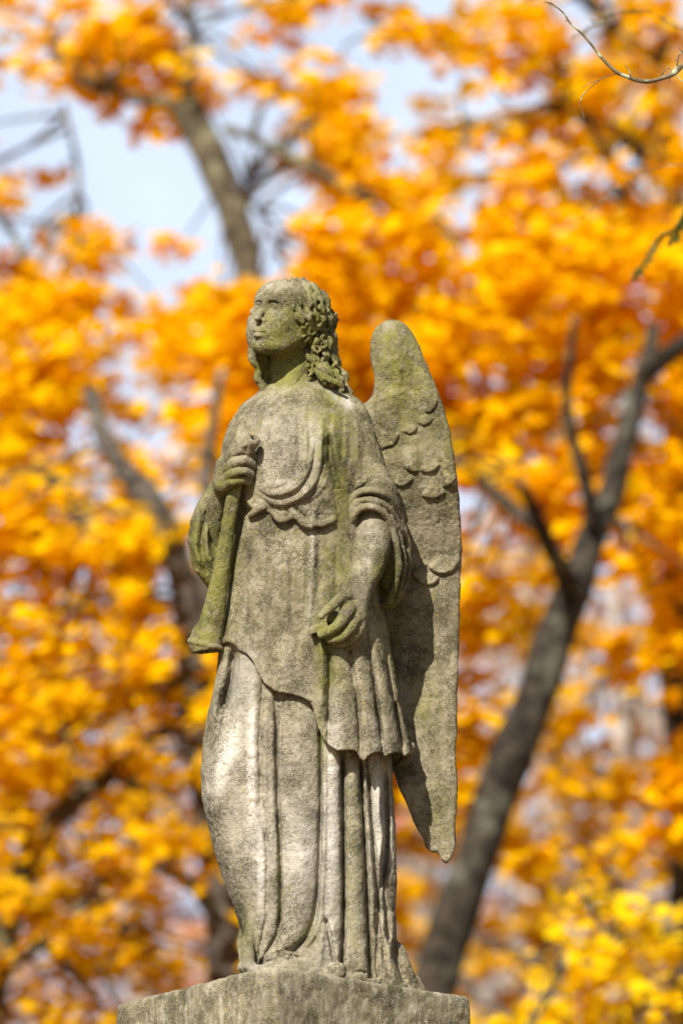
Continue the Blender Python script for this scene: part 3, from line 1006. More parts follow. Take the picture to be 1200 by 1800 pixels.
# hanging cuff: three long lips
vol.chain([(672, 900, 172, 5), (688, 930, 158, 6), (698, 965, 150, 6), (700, 1000, 145, 6.5), (692, 1035, 138, 7), (684, 1056, 130, 7)], 4)
vol.chain([(686, 908, 160, 4), (702, 940, 140, 4), (710, 975, 128, 4), (709, 1010, 122, 4.5), (700, 1045, 118, 5)], 3)
vol.chain([(700, 905, 130, 5), (714, 945, 112, 6), (718, 985, 102, 6), (715, 1015, 98, 6), (706, 1045, 94, 6)], 4)
vol.chain([(684, 1056, 130, 7), (668, 1066, 112, 9), (650, 1070, 92, 10)], 5)
vol.chain([(704, 1040, 100, 7), (690, 1060, 92, 8), (670, 1072, 80, 8)], 6)
vol.chain([(662, 955, 92, 6), (678, 990, 92, 6), (676, 1030, 90, 6)], 6)
carve('sleeve', vol, ANGEL, (0.8, 0.6))

# --- right sleeve (left in the photo), hanging from the raised forearm
vol = Vol(318, 430, 820, 1050, 0, 170, 1.75)
rr = Relief(310, 440, 820, 1060)
rr.line([(362, 880), (346, 920), (343, 960), (354, 1005)], 7, 6, 0.15).line([(372, 890), (358, 925), (353, 960), (362, 1000), (370, 1020)], -7, 4.5, 0.15)
rr.line([(352, 885), (337, 930), (335, 965), (348, 1008)], -5, 4, 0.15).line([(380, 900), (368, 935), (366, 970), (374, 1000)], 6, 5, 0.2)
rr.line([(345, 985), (352, 1010), (362, 1025)], -4, 3, 0.2)
vol.loft([(840, 372, 420, 84, 30), (865, 358, 415, 84, 42), (885, 345, 412, 84, 50), (915, 333, 410, 84, 54), (950, 328, 408, 84, 54), (985, 333, 405, 84, 50), (1005, 342, 402, 84, 44), (1022, 354, 400, 84, 34), (1036, 366, 398, 84, 22)], 0, rr, 2.0)
vol.ell((384, 935, 150), (20, 62, 40), 10, op='sub')
vol.chain([(368, 866, 120, 8), (352, 895, 122, 7), (344, 935, 124, 7), (346, 970, 120, 7), (356, 1005, 112, 7), (370, 1022, 104, 7)], 6)
carve('sleeve', vol, ANGEL, (0.8, 0.6))

# --- trumpet
vol = Vol(318, 470, 765, 1156, 80, 240, 1.75)
TP = [(a, b, c - 52, r) for a, b, c, r in [(446, 775, 274, 12), (441, 788, 264, 9), (424, 830, 234, 10.5), (411, 870, 228, 12), (400, 935, 220, 13), (390, 1000, 212, 15.5), (381, 1050, 204, 18.5), (375, 1085, 198, 22), (369, 1108, 193, 25.5), (364, 1122, 189, 30), (362, 1129, 187, 31)]]
vol.chain(TP, 3, step=5)
vol.put(lambda U, V, D: np.maximum(np.sqrt((U - 362) ** 2 + (D - 135 - (V - 1130) * -0.2) ** 2 + 0 * V) - (33 - np.maximum(0, 1131 - V - (U - 362) * -0.22) * 1.2), np.abs(V - 1131 - (U - 362) * 0.22) - 5.5), (328, 1120, 98), (396, 1148, 173), 3)
vol.chain([(364, 1155, 138, 26), (368, 1125, 141, 17), (374, 1080, 146, 10)], 2, 'sub')
vol.chain([(449, 766, 230, 7), (443, 782, 216, 4)], 1.5, 'sub')
carve('trumpet', vol, ANGEL, (0.6, 0.5))

# --- wing (slab with carved feathers)
WING = [(685, 567), (700, 569), (716, 579), (733, 603), (746, 631), (760, 665), (775, 700), (788, 745), (797, 790), (803, 830), (808, 870), (812, 920), (814, 960), (812, 1010), (811, 1060), (809, 1120), (808, 1180), (805, 1240), (806, 1280), (803, 1320), (806, 1380), (805, 1420), (802, 1450), (803, 1480), (799, 1500), (788, 1518), (779, 1513), (771, 1500), (762, 1498), (750, 1489), (745, 1474), (735, 1460), (725, 1436), (714, 1408), (703, 1386), (696, 1368), (688, 1352), (660, 1330), (640, 1250), (622, 1100), (612, 900), (605, 780), (612, 735), (640, 716), (655, 700), (661, 682), (660, 660), (654, 630), (654, 603), (664, 578)]


def polygon_sdf(P, U, V):
    P = np.asarray(P, float)
    best = np.full((len(U), len(V)), 1e9); ins = np.zeros((len(U), len(V)), bool)
    X = U[:, None]; Y = V[None, :]
    for i in range(len(P)):
        a, b = P[i - 1], P[i]
        e = b - a
        t = np.clip(((X - a[0]) * e[0] + (Y - a[1]) * e[1]) / (e @ e + 1e-9), 0, 1)
        best = np.minimum(best, (X - a[0] - t * e[0]) ** 2 + (Y - a[1] - t * e[1]) ** 2)
        if a[1] != b[1]:
            c = ((a[1] > Y) != (b[1] > Y)) & (X < (b[0] - a[0]) * (Y - a[1]) / (b[1] - a[1]) + a[0])
            ins ^= c
    return np.sqrt(best) * np.where(ins, -1, 1)


WPTS = catmull(WING + WING[:1], 9)[:-1]
vol = Vol(600, 830, 556, 1530, -60, 130, 2.0)
rw = Relief(590, 840, 550, 1540)
SCALLOPS = [
    [(744, 722), (757, 726), (768, 714), (771, 700)], [(733, 742), (745, 748), (757, 744), (762, 734)], [(708, 757), (719, 763), (730, 760), (735, 750)],
    [(669, 792), (680, 786), (690, 783), (700, 771), (702, 760)], [(711, 820), (718, 828), (730, 831), (738, 827)], [(737, 827), (746, 831), (757, 831), (768, 825), (776, 814)],
    [(690, 850), (698, 855), (708, 856), (719, 851), (729, 840)], [(741, 870), (750, 876), (762, 878), (776, 873), (786, 864)], [(779, 857), (788, 856), (797, 849), (803, 838)],
    [(752, 994), (760, 1003), (772, 1009), (786, 1009), (799, 1003), (809, 992), (812, 978)], [(722, 1002), (730, 1016), (742, 1026), (757, 1029), (770, 1023), (776, 1012)],
]
for i, q in enumerate(SCALLOPS):
    big = i >= 9
    rw.step(q[::-1], 7.5 if big else 5.5, 60 if big else 30, 1.2, 0.12, 1)
    rw.line(q, -2.5, 2.2, 0.15)
rw.blob(690, 610, 30, 45, 14).blob(700, 660, 24, 60, 8).blob(676, 720, 24, 40, 6)
rw.line([(716, 590), (735, 640), (757, 700), (775, 770), (790, 850), (800, 930)], 4, 10, 0.2)
rw.line([(705, 640), (712, 668), (728, 690), (735, 700)], -4, 5, 0.3).line([(715, 625), (732, 640), (742, 665)], -3, 4, 0.3).line([(700, 690), (716, 700), (724, 712)], -3, 4, 0.3)
for q in range(60):
    u = RNG.uniform(665, 790); v = RNG.uniform(600, 800)
    rw.blob(u, v, RNG.uniform(4, 9), RNG.uniform(4, 10), RNG.uniform(-2.2, 2.2))
for u0, u1 in ((742, 738), (760, 757), (778, 774), (795, 791)):
    rw.line([(u0, 1060), ((u0 + u1) / 2 + 2, 1220), (u1, 1400)], -1.0, 5, 0.3)
W2 = polygon_sdf(WPTS, rw.U, rw.V)


def wing_fn(U, V, D):
    i = np.clip((U[:, 0, 0] - 590).astype(int), 0, W2.shape[0] - 1); j = np.clip((V[0, :, 0] - 550).astype(int), 0, W2.shape[1] - 1)
    e = W2[np.ix_(i, j)][:, :, None]
    H = rw.at(U[:, 0, 0], V[0, :, 0])[:, :, None]
    dc = 2 - 0.0009 * (U - 740) ** 2 * sstep(700, 900, V) + 62 * sstep(1010, 780, V) + 34 * sstep(1080, 1400, V)
    th = 17 - 4 * sstep(1000, 1500, V)
    z = np.abs(D - dc) - th + 6
    q = np.sqrt(np.maximum(e + 6, 0) ** 2 + np.maximum(z, 0) ** 2) + np.minimum(np.maximum(e + 6, z), 0) - 6
    return q - H * sstep(-5, 5, D - dc)


vol.put(wing_fn, (605, 562, -50), (818, 1522, 90))
vol.chain([(635, 740, 62, 26), (662, 724, 62, 18)], 16)
carve('wing', vol, ANGEL, (1.0, 0.7))

# --- body: head, neck, forearms and hands, one continuous mesh
yaw = math.radians(42); pit = math.radians(15)
cy_, sy_ = math.cos(yaw), math.sin(yaw)
AX = np.array([cy_, 0, sy_])                                  # her left
AZ0 = np.array([-sy_, 0, cy_])
AY0 = np.array([0, -1.0, 0])
AZ = AZ0 * math.cos(pit) + AY0 * math.sin(pit)
AY = AY0 * math.cos(pit) - AZ0 * math.sin(pit)
HC = np.array([503.0, 565.0, 118.0])
RH = [AX, AY, AZ]


def hp(x, y, z, r=None):
    p = HC + AX * x + AY * y + AZ * z
    return (p[0], p[1], p[2]) if r is None else (p[0], p[1], p[2], r)


vol = Vol(352, 700, 480, 1150, 10, 290, 1.5)
vol.ell(hp(0, 15, -8), (55, 58, 68), 0, RH)
vol.ell(hp(0, -12, 20), (47, 56, 42), 14, RH)
vol.chain([hp(38, -20, 0, 12), hp(30, -42, 18, 13), hp(13, -56, 44, 13), hp(0, -58, 51, 14), hp(-13, -56, 44, 13), hp(-30, -42, 18, 13), hp(-38, -20, 0, 12)], 14)
vol.ell(hp(25, -16, 42), (17, 20, 17), 14, RH).ell(hp(-25, -16, 42), (17, 20, 17), 14, RH)
vol.ell(hp(0, 34, 28), (49, 32, 32), 14, RH)                                            # forehead
vol.chain([hp(30, 22, 43, 7), hp(18, 25, 54, 7), hp(6, 21, 59, 6), hp(-6, 21, 59, 6), hp(-18, 25, 54, 7), hp(-30, 22, 42, 7)], 8)
vol.ell(hp(19, 11, 64), (16, 10, 17), 5, RH, 'sub').ell(hp(-19, 11, 64), (16, 10, 17), 5, RH, 'sub')
vol.ell(hp(18, 10, 50), (10.5, 8.5, 9.5), 2, RH).ell(hp(-18, 10, 50), (10.5, 8.5, 9.5), 2, RH)
for sx in (1, -1):
    vol.chain([hp(sx * 28, 11, 50, 2), hp(sx * 22, 16, 58, 2.3), hp(sx * 14, 16, 59.5, 2.3), hp(sx * 8, 10, 56, 2)], 2)
    vol.chain([hp(sx * 27, 8, 50, 2), hp(sx * 19, 3, 57, 2.2), hp(sx * 10, 6, 56, 2)], 2)
    vol.chain([hp(sx * 8, -15, 64, 5), hp(sx * 7, -19, 62, 4)], 4)
    vol.ell(hp(sx * 46, 0, 0), (7, 14, 10), 4, RH)                                      # ears
vol.chain([hp(0, 20, 55, 6), hp(0, 8, 62, 6), hp(0, -4, 71, 6.5), hp(0, -13, 74, 6.3)], 5)
vol.ell(hp(4.5, -20, 69), (3.2, 3, 4), 2, RH, 'sub').ell(hp(-4.5, -20, 69), (3.2, 3, 4), 2, RH, 'sub')
vol.ell(hp(0, -36, 54), (19, 15, 15), 8, RH)
vol.chain([hp(-15, -37, 58, 3), hp(-5, -33.5, 67.5, 4), hp(0, -34.5, 68.5, 3.8), hp(5, -33.5, 67.5, 4), hp(15, -37, 58, 3)], 3)
vol.chain([hp(-12, -41, 59, 3.2), hp(0, -43.5, 66, 5), hp(12, -41, 59, 3.2)], 3)
vol.chain([hp(-16, -38.5, 62, 1.6), hp(0, -38.5, 73, 1.9), hp(16, -38.5, 62, 1.6)], 1.5, 'sub')
vol.chain([hp(-9, -50, 66, 3), hp(0, -51, 68, 3.5), hp(9, -50, 66, 3)], 5, 'sub')
vol.chain([hp(12, -24, 66, 1.5), hp(19, -34, 61, 2), hp(21, -42, 56, 1.5)], 3, 'sub')
vol.chain([hp(-12, -24, 66, 1.5), hp(-19, -34, 61, 2), hp(-21, -42, 56, 1.5)], 3, 'sub')
# neck
vol.chain([(520, 600, 92, 42), (514, 640, 98, 43), (516, 680, 98, 47), (520, 712, 96, 56)], 12)
vol.chain([(545, 620, 110, 12), (525, 655, 134, 11), (500, 690, 146, 10)], 12)
vol.ell((520, 735, 96), (88, 44, 60), 20)
# hidden core joining shoulders, forearms and trunk
vol.chain([(446, 750, 98, 26), (418, 820, 90, 26), (400, 890, 84, 24), (386, 940, 92, 22)], 10)
vol.chain([(596, 750, 100, 30), (636, 840, 108, 28), (655, 905, 122, 27)], 10)
vol.chain([(500, 750, 90, 45), (525, 860, 95, 50), (530, 1000, 95, 60)], 20)
# her right forearm, rising to the hand on the trumpet
vol.chain([(384, 950, 100, 20), (380, 925, 114, 21), (383, 892, 133, 20), (390, 866, 148, 18), (396, 848, 170, 18)], 8)
vol.ell((402, 832, 180), (25, 29, 17), 8)
vol.chain([(392, 850, 174, 17), (398, 815, 180, 16)], 8)
# four fingers closing round the tube, thumb over the top
vol.chain([(398, 812, 186, 11), (412, 795, 204, 9.5), (430, 790, 209, 8.5), (444, 798, 202, 8), (448, 807, 191, 7)], 2.5)
vol.chain([(398, 826, 188, 11), (414, 813, 208, 9.5), (431, 809, 211, 8.5), (443, 815, 202, 8), (446, 822, 191, 7)], 1.5)
vol.chain([(398, 840, 186, 11), (414, 830, 206, 9.2), (430, 827, 208, 8.2), (441, 832, 199, 7.6), (443, 838, 189, 6.5)], 1.5)
vol.chain([(396, 854, 180, 11), (410, 847, 198, 8.8), (425, 844, 200, 7.8), (437, 846, 192, 7), (440, 851, 183, 6)], 1.5)
vol.chain([(392, 826, 176, 10), (402, 805, 190, 9), (414, 792, 202, 8.5), (428, 783, 214, 8), (436, 778, 220, 7)], 3)
# her left forearm and hand
vol.chain([(655, 900, 130, 32), (655, 935, 150, 33), (651, 965, 164, 33), (644, 1000, 180, 29), (634, 1030, 194, 24), (626, 1050, 202, 22)], 10)
vol.ell((619, 1078, 206), (23, 36, 19), 10, op='add')
vol.chain([(628, 1048, 204, 20), (622, 1100, 200, 20)], 8)
vol.chain([(618, 1040, 214, 13), (600, 1052, 226, 11), (585, 1064, 233, 8.5), (573, 1074, 236, 7.5), (565, 1083, 235, 6.5)], 4)
vol.chain([(614, 1068, 222, 13), (604, 1085, 234, 11), (592, 1101, 240, 9.5), (577, 1111, 240, 8.5), (565, 1116, 236, 7.5)], 3)
vol.chain([(624, 1086, 215, 13), (613, 1107, 228, 10.5), (597, 1120, 232, 9), (578, 1124, 230, 8)], 1.8)
vol.chain([(632, 1094, 204, 13), (623, 1116, 215, 10.5), (606, 1129, 219, 8.8), (588, 1130, 217, 7.5)], 1.8)
vol.chain([(637, 1098, 192, 12), (631, 1122, 200, 9.5), (617, 1136, 203, 8), (604, 1137, 202, 7)], 1.8)
vol.ell((586, 1086, 214), (13, 13, 14), 3)
# weathered stub of what the hand once held
def stub(U, V, D):
    a = (U - 560) * 0.93 - (V - 1104) * 0.37; b = (U - 560) * 0.37 + (V - 1104) * 0.93
    return np.maximum(np.maximum(np.abs(a) - 17, np.abs(b) - 6.5), np.abs(D - 222) - 13)
vol.put(stub, (540, 1090, 205), (582, 1120, 240), 2)
BODY = carve('body', vol, ANGEL, (0.7, 0.5))

# --- hair: cap, parted crown and hanging ringlets
vol = Vol(420, 632, 478, 704, 20, 215, 1.5)


def cap(U, V, D):
    x, y, z = U - HC[0], V - HC[1], D - HC[2]
    X = AX[0] * x + AX[1] * y + AX[2] * z; Y = AY[0] * x + AY[1] * y + AY[2] * z; Z = AZ[0] * x + AZ[1] * y + AZ[2] * z
    e = np.sqrt((X / 61) ** 2 + ((Y - 14) / 61.5) ** 2 + ((Z + 8) / 76) ** 2)
    f = (e - 1) * 60
    line = 41 - 0.012 * X * X + 2.5 * np.sin(X * 0.5)                            # hairline height over the brow
    face = np.minimum(Z - (8 + np.maximum(0, Y - 10) * 0.2), line - Y)
    return np.maximum(f, np.minimum(face, 30) * 0.8)


vol.put(cap, (436, 486, 30), (590, 640, 205))


def surf(u, v):
    """depth of the cap's front at a point of the drawing"""
    best = None
    for d in np.arange(205, 60, -2.0):
        x, y, z = u - HC[0], v - HC[1], d - HC[2]
        p = np.array([x, y, z])
        X, Y, Z = AX @ p, AY @ p, AZ @ p
        if (X / 61) ** 2 + ((Y - 14) / 61.5) ** 2 + ((Z + 10) / 73) ** 2 < 1:
            return d
    return None


def lock(path, r0=7, r1=6, amp=4, wl=34, lift=1, k=3, dd=None):
    P = catmull([(a, b, 0) for a, b in path], 6)
    Lc = np.concatenate([[0], np.cumsum(np.linalg.norm(np.diff(P[:, :2], axis=0), axis=1))])
    ph = RNG.uniform(0, 6.28)
    out = []
    last = None
    for i, p in enumerate(P):
        t = Lc[i] / Lc[-1]
        a = amp * sstep(0.05, 0.35, t)
        u = p[0] + a * math.sin(Lc[i] / wl * 6.28 + ph)
        v = p[1]
        d = surf(u, v)
        if d is None or v > 615:
            last = (last or 120)
            tgt = dd if dd is not None else 142
            last = last + (tgt - last) * 0.22
            d = last
        else:
            last = d
        out.append((u, v, d + lift + 0.6 * a * math.cos(Lc[i] / wl * 6.28 + ph), r0 + (r1 - r0) * t))
    vol.chain(out, k, smooth=False)


LOCKS = (
    ([(503, 498), (519, 512), (527, 530), (527, 550), (531, 575), (526, 598), (522, 612)], 150),
    ([(512, 495), (533, 512), (541, 535), (540, 560), (545, 590), (540, 615), (549, 640), (552, 652)], 152),
    ([(520, 494), (545, 510), (552, 540), (553, 570), (557, 600), (556, 625), (562, 650), (566, 672)], 148),
    ([(527, 494), (557, 515), (565, 545), (564, 575), (569, 605), (572, 632), (578, 655), (588, 676)], 140),
    ([(534, 495), (566, 518), (576, 548), (575, 580), (578, 610), (586, 640), (594, 662), (604, 686)], 124),
    ([(540, 498), (572, 525), (583, 560), (583, 595), (582, 620), (593, 645), (606, 665), (612, 690)], 100),
    ([(545, 505), (577, 540), (586, 575), (584, 610), (590, 640), (603, 668)], 80),
    ([(545, 620), (556, 640), (570, 655), (583, 668), (598, 678)], 150),
    ([(535, 600), (530, 612), (528, 622)], 150),
)
for i_, (p_, dd_) in enumerate(LOCKS):
    lock(p_, 6.6, 5.6, 4.2, 36, 3.5 if i_ % 2 else 0.5, 0.8, dd_)
def slit(path, dd, r=2.6):
    P = catmull([(a, b, 0) for a, b in path], 5)
    ph = RNG.uniform(0, 6.28); seg = []
    last = 120
    for i, p in enumerate(P):
        u = p[0] + 3.6 * math.sin(i * 5 / 36 * 6.28 + ph); v = p[1]
        d = surf(u, v)
        last = d if (d is not None and v < 612) else last + (dd - last) * 0.2
        gap = (i % 9) in (7, 8)
        rr_ = r * (0.7 + 0.5 * RNG.random()) * sstep(498, 530, v)
        if gap or rr_ < 0.6:
            if len(seg) > 1: vol.chain(seg, 1.5, 'sub', smooth=False)
            seg = []
        else:
            seg.append((u, v, last + 6, rr_))
    if len(seg) > 1: vol.chain(seg, 1.5, 'sub', smooth=False)
# loops and drop curls between the ringlets
for q in range(26):
    t = RNG.uniform(0, 1)
    v = 545 + 145 * t
    u = RNG.uniform(530 + 28 * max(0, t - 0.35), 566 + 46 * max(0, t - 0.2) + 10)
    d = surf(u, v)
    if d is None or v > 612:
        d = 146 - max(0, u - 560) * 0.75 - max(0, v - 650) * 0.1
    a0 = RNG.uniform(-0.6, 0.6); c0 = RNG.choice([-1, 1])
    L = RNG.uniform(12, 22)
    vol.chain([(u + 5.0 * c0 * math.sin(k * 1.5 + a0), v + L * k / 4 - L / 2, d + 4 + 2 * math.cos(k * 1.5), 4.2 - 0.35 * k) for k in range(5)], 1.5)
# back of the head and the mass of hair on the nape
vol.chain([(560, 590, 60, 30), (566, 630, 66, 30), (578, 670, 78, 24), (590, 690, 84, 16)], 10)
for i_ in range(6):
    A_ = catmull([(a, b, 0) for a, b in LOCKS[i_][0]], 6); B_ = catmull([(a, b, 0) for a, b in LOCKS[i_ + 1][0]], 6)
    m_ = min(len(A_), len(B_), 9)
    ia = np.linspace(0, len(A_) - 1, m_).astype(int); ib = np.linspace(0, len(B_) - 1, m_).astype(int)
    slit([((A_[x][0] + B_[y][0]) / 2, (A_[x][1] + B_[y][1]) / 2) for x, y in zip(ia, ib)], (LOCKS[i_][1] + LOCKS[i_ + 1][1]) / 2)
# the far side: locks seen past the cheek and under the chin
vol.chain([(450, 545, 118, 7), (443, 562, 114, 8), (440, 582, 114, 8), (441, 600, 118, 7)], 4)
vol.chain([(443, 604, 116, 7), (441, 624, 124, 7), (446, 636, 130, 7), (456, 648, 126, 7), (452, 664, 124, 7), (462, 680, 120, 8), (466, 696, 116, 8)], 3)
vol.chain([(456, 606, 100, 14), (464, 650, 100, 14), (472, 690, 100, 14)], 8)
# comb the cap: shallow strands from the parting
V_, Q_ = vol.mesh()
V_ = relax(V_, Q_, 1, 0.35)
n_ = normals(V_, Q_)
st_ = stains_and_light(V_)
q = V_ - HC[None]
X_, Y_, Z_ = q @ AX, q @ AY, q @ AZ
comb = np.sin(V_[:, 0] * 0.50 - V_[:, 1] * 0.16 + 2.6 * vnoise(V_, 20, 5)) * sstep(600, 540, V_[:, 1])
V_ = V_ + n_ * (1.9 * comb + 1.1 * vnoise(V_, 9, 6) + 0.8 * vnoise(V_, 4.5, 7))[:, None]
mesh_obj('hair', to_world(V_), Q_[:, ::-1], M_STONE, ANGEL, True, {'stain_light': st_})

# --- low rough base the figure is carved with
vol = Vol(380, 770, 1650, 1800, -40, 260, 2.5)


def basefn(U, V, D):
    z = zz(V, D)
    r = np.sqrt(((U - 572) / 172) ** 2 + ((D - 112) / 118) ** 2)
    top = 17 - (U - 400) * 0.03 + 5 * np.sin(U * 0.11) * np.sin(U * 0.043 + 1)
    return np.maximum(np.maximum((r - 1) * 110, z - top), -z - 6)


vol.put(basefn, (395, 1675, -10), (750, 1790, 240))
for q in range(34):
    a = RNG.uniform(0, 6.28)
    u = 572 + 165 * math.cos(a); d = 112 + 112 * math.sin(a)
    vol.chain([(u, top_row(d) - RNG.uniform(4, 24), d, RNG.uniform(6, 13)), (u + RNG.uniform(-14, 14), top_row(d) - RNG.uniform(2, 20), d + RNG.uniform(-8, 8), RNG.uniform(5, 10))], 5, smooth=False)
vol.put(lambda U, V, D: -on_top(U, V, D, 5), (380, 1640, -40), (768, 1776, 258), 6, 'sub')
carve('base', vol, ANGEL, (2.2, 1.2))


# ------------------------------------------------------------------ trees
def tube_mesh(paths, seg=8, wob=0.0):
    """paths: list of (n,4) arrays x,y,z,r in metres -> V, Q of one mesh"""
    Vs, Qs, off = [], [], 0
    ang = np.linspace(0, 2 * math.pi, seg, endpoint=False)
    for P in paths:
        P = np.asarray(P, float)
        if len(P) < 2: continue
        T = np.gradient(P[:, :3], axis=0)
        T /= np.linalg.norm(T, axis=1)[:, None] + 1e-9
        ref = np.array([0.31, 0.95, 0.05])
        A = np.cross(T, ref); A /= np.linalg.norm(A, axis=1)[:, None] + 1e-9
        B = np.cross(T, A)
        ring = P[:, None, :3] + P[:, 3][:, None, None] * (np.cos(ang)[None, :, None] * A[:, None] + np.sin(ang)[None, :, None] * B[:, None])
        V = ring.reshape(-1, 3)
        if wob:
            r = np.repeat(P[:, 3], seg)
            V = V + (V - np.repeat(P[:, :3], seg, 0)) * (wob * vnoise(V, max(0.05, float(P[0, 3]) * 1.6), 3))[:, None]
        n = len(P)
        i = (np.arange(n - 1) * seg)[:, None]; j = np.arange(seg)[None]
        Q = np.stack([i + j, i + (j + 1) % seg, i + seg + (j + 1) % seg, i + seg + j], -1).reshape(-1, 4)
        c = np.array([P[-1, :3]]); k = len(V)
        cap = np.array([[(n - 1) * seg + m, (n - 1) * seg + (m + 1) % seg, k, k] for m in range(seg)])[:, :3]
        Vs.append(np.vstack([V, c])); Qs.append((Q + off, cap + off)); off += len(V) + 1
    return np.vstack(Vs), [np.vstack([q[0] for q in Qs]), np.vstack([q[1] for q in Qs])]


def limb(pts, Y, w0, w1, dY=0.0, step=22):
    """pts: photo points of a limb standing at distance Y; w: widths in photo pixels there"""
    P = catmull([(a, b, 0) for a, b in pts], step)[:, :2]
    n = len(P)
    out = []
    for i, (px, py) in enumerate(P):
        t = i / (n - 1)
        y = Y + dY * t
        sc = (y - CAM[1]) / CE * 36.0 / LENS / 1800.0
        out.append([*ray(px, py, y), 0.5 * (w0 + (w1 - w0) * t) * sc])
    return np.array(out)


def to_ground(P, lean=(0, 0)):
    """continue a trunk from its lowest traced point down to the ground"""
    x, y, z, r = P[0]
    g = float(hill(x + lean[0], y + lean[1])) - 0.15
    n = 6
    ex = [[x + lean[0] * t, y + lean[1] * t, z + (g - z) * t, r * (1 + 0.5 * t ** 2)] for t in np.linspace(1, 0, n, endpoint=False)]
    return np.vstack([ex, P])


LEAF = np.array([(0, 0), (0.30, 0.08), (0.5, 0.42), (0.28, 0.5), (0.22, 0.85), (0, 1.0), (-0.22, 0.85), (-0.28, 0.5), (-0.5, 0.42), (-0.30, 0.08)])


def leaves_mesh(name, C, size, mat, parent, tint, up=0.35, lf=LEAF):
    n = len(C)
    nor = RNG.normal(size=(n, 3)); nor[:, 2] = np.abs(nor[:, 2]) + up
    nor += SUN_DIR[None] * 0.9
    nor /= np.linalg.norm(nor, axis=1)[:, None]
    d = RNG.normal(size=(n, 3)); d[:, 2] -= 0.7
    a = np.cross(nor, d); a /= np.linalg.norm(a, axis=1)[:, None] + 1e-9
    b = np.cross(nor, a)
    s = size * RNG.uniform(0.65, 1.3, n)
    k = len(lf)
    droop = (lf[:, 1] ** 2 * -0.25 + np.abs(lf[:, 0]) * -0.25)
    V = C[:, None] + s[:, None, None] * (lf[None, :, 0, None] * a[:, None] + lf[None, :, 1, None] * b[:, None] + droop[None, :, None] * nor[:, None])
    F = np.arange(n * k).reshape(n, k)
    return mesh_obj(name, V.reshape(-1, 3), F, mat, parent, False, {'tint': np.repeat(tint, k)})


GRID = """
+#+###+..+#+.######+..#+
++.###+......+######+#+#
..+##+#..+#++...+#####+#
.+++++++..##+..+.+#+#+o+
+..+..o+..+##+.+.++o+ooo
+.........+#+#+#oo#o+oo#
.o.......o..##+oo+#o+ooo
...++......+.+++++o####+
.+##+++....++.#########+
+###+oo....############+
###++oo+################
###++#################++
###+.####o######++####+#
###+.##+########+#+o#o++
#+.o++##########++##+oo+
#+.++o+o########++++#o##
##.++.oo#######++##+o+#o
##+o+ooo########o++#o.#+
##oo##oo########+o##++o+
+#o+#ooo########oo+oo+##
.+oo#ooo########+oooooo#
+o+o##oo########+oooooo+
+#o+##oo#######++oooo+++
##o.##+o#######+oooooo##
###oo++#######+++oooooo+
##+ooo#o#######+++ooooo+
#####oo+#######++oooooo+
#####++++#####+++oo+ooo+
#++##+++#####+oooo++oo++
+++###++o####+oooo+oo+#+
o++#++++o####oooo+oo+o++
oo++#+++o####oooo+++##+#
o#+#+++++####ooooo+#####
o#++#+++o####oooooo#####
o+#+++++o####ooooo+#####
+#++#+++o####ooo+#++####
"""
ROWS = [r for r in GRID.strip().split('\n')]
assert all(len(r) == 24 for r in ROWS) and len(ROWS) == 36, [(i, len(r)) for i, r in enumerate(ROWS) if len(r) != 24]


def cell(cx, cy):
    if 0 <= cx < 24 and 0 <= cy < 36:
        return ROWS[cy][cx]
    h = (cx * 7919 + cy * 104729 + (cx * cy) % 13) % 10
    if cy < 6:
        return '+' if h < 5 else '.'
    return '#' if h < 3 else ('+' if h < 7 else 'o')


def region_leaves(dens, inside, Y0, spread, per, rr):
    """leaf positions for one tree: sprays of leaves around spray centres"""
    C = []
    for cy in range(-3, 39):
        for cx in range(-13, 37):
            px, py = cx * 50 + 25, cy * 50 + 25
            if not inside(px, py): continue
            k = per * dens.get(cell(cx, cy), 0)
            ns = rr.poisson(k / 12.0)
            for _ in range(ns):
                x, y = px + rr.uniform(-28, 28), py + 14 + rr.uniform(-28, 28)
                c = ray(x, y, Y0 + rr.normal() * spread)
                m = rr.poisson(17)
                o = rr.normal(size=(m, 3)) * np.array([0.075, 0.075, 0.045])
                C.append(c[None] + o)
    return np.vstack(C)


def twigs_to(C, limbs, n, rr, r=0.006):
    """thin twigs from the limbs out to some of the sprays"""
    L = np.vstack([l for l in limbs])
    out = []
    for i in rr.choice(len(C), n):
        d = np.linalg.norm(L[:, :3] - C[i], axis=1)
        j = int(np.argsort(d)[rr.integers(0, 4)])
        a, b = L[j, :3], C[i]
        if np.linalg.norm(b - a) > 0.9: continue
        m = (a + b) / 2 + rr.normal(size=3) * 0.12 + np.array([0, 0, 0.08])
        ts = np.linspace(0, 1, 7)[:, None]
        P = a * (1 - ts) ** 2 + 2 * m * ts * (1 - ts) + b * ts ** 2
        out.append(np.hstack([P, (r * 2.2 * (1 - ts) + r * 0.5)]))
    return out


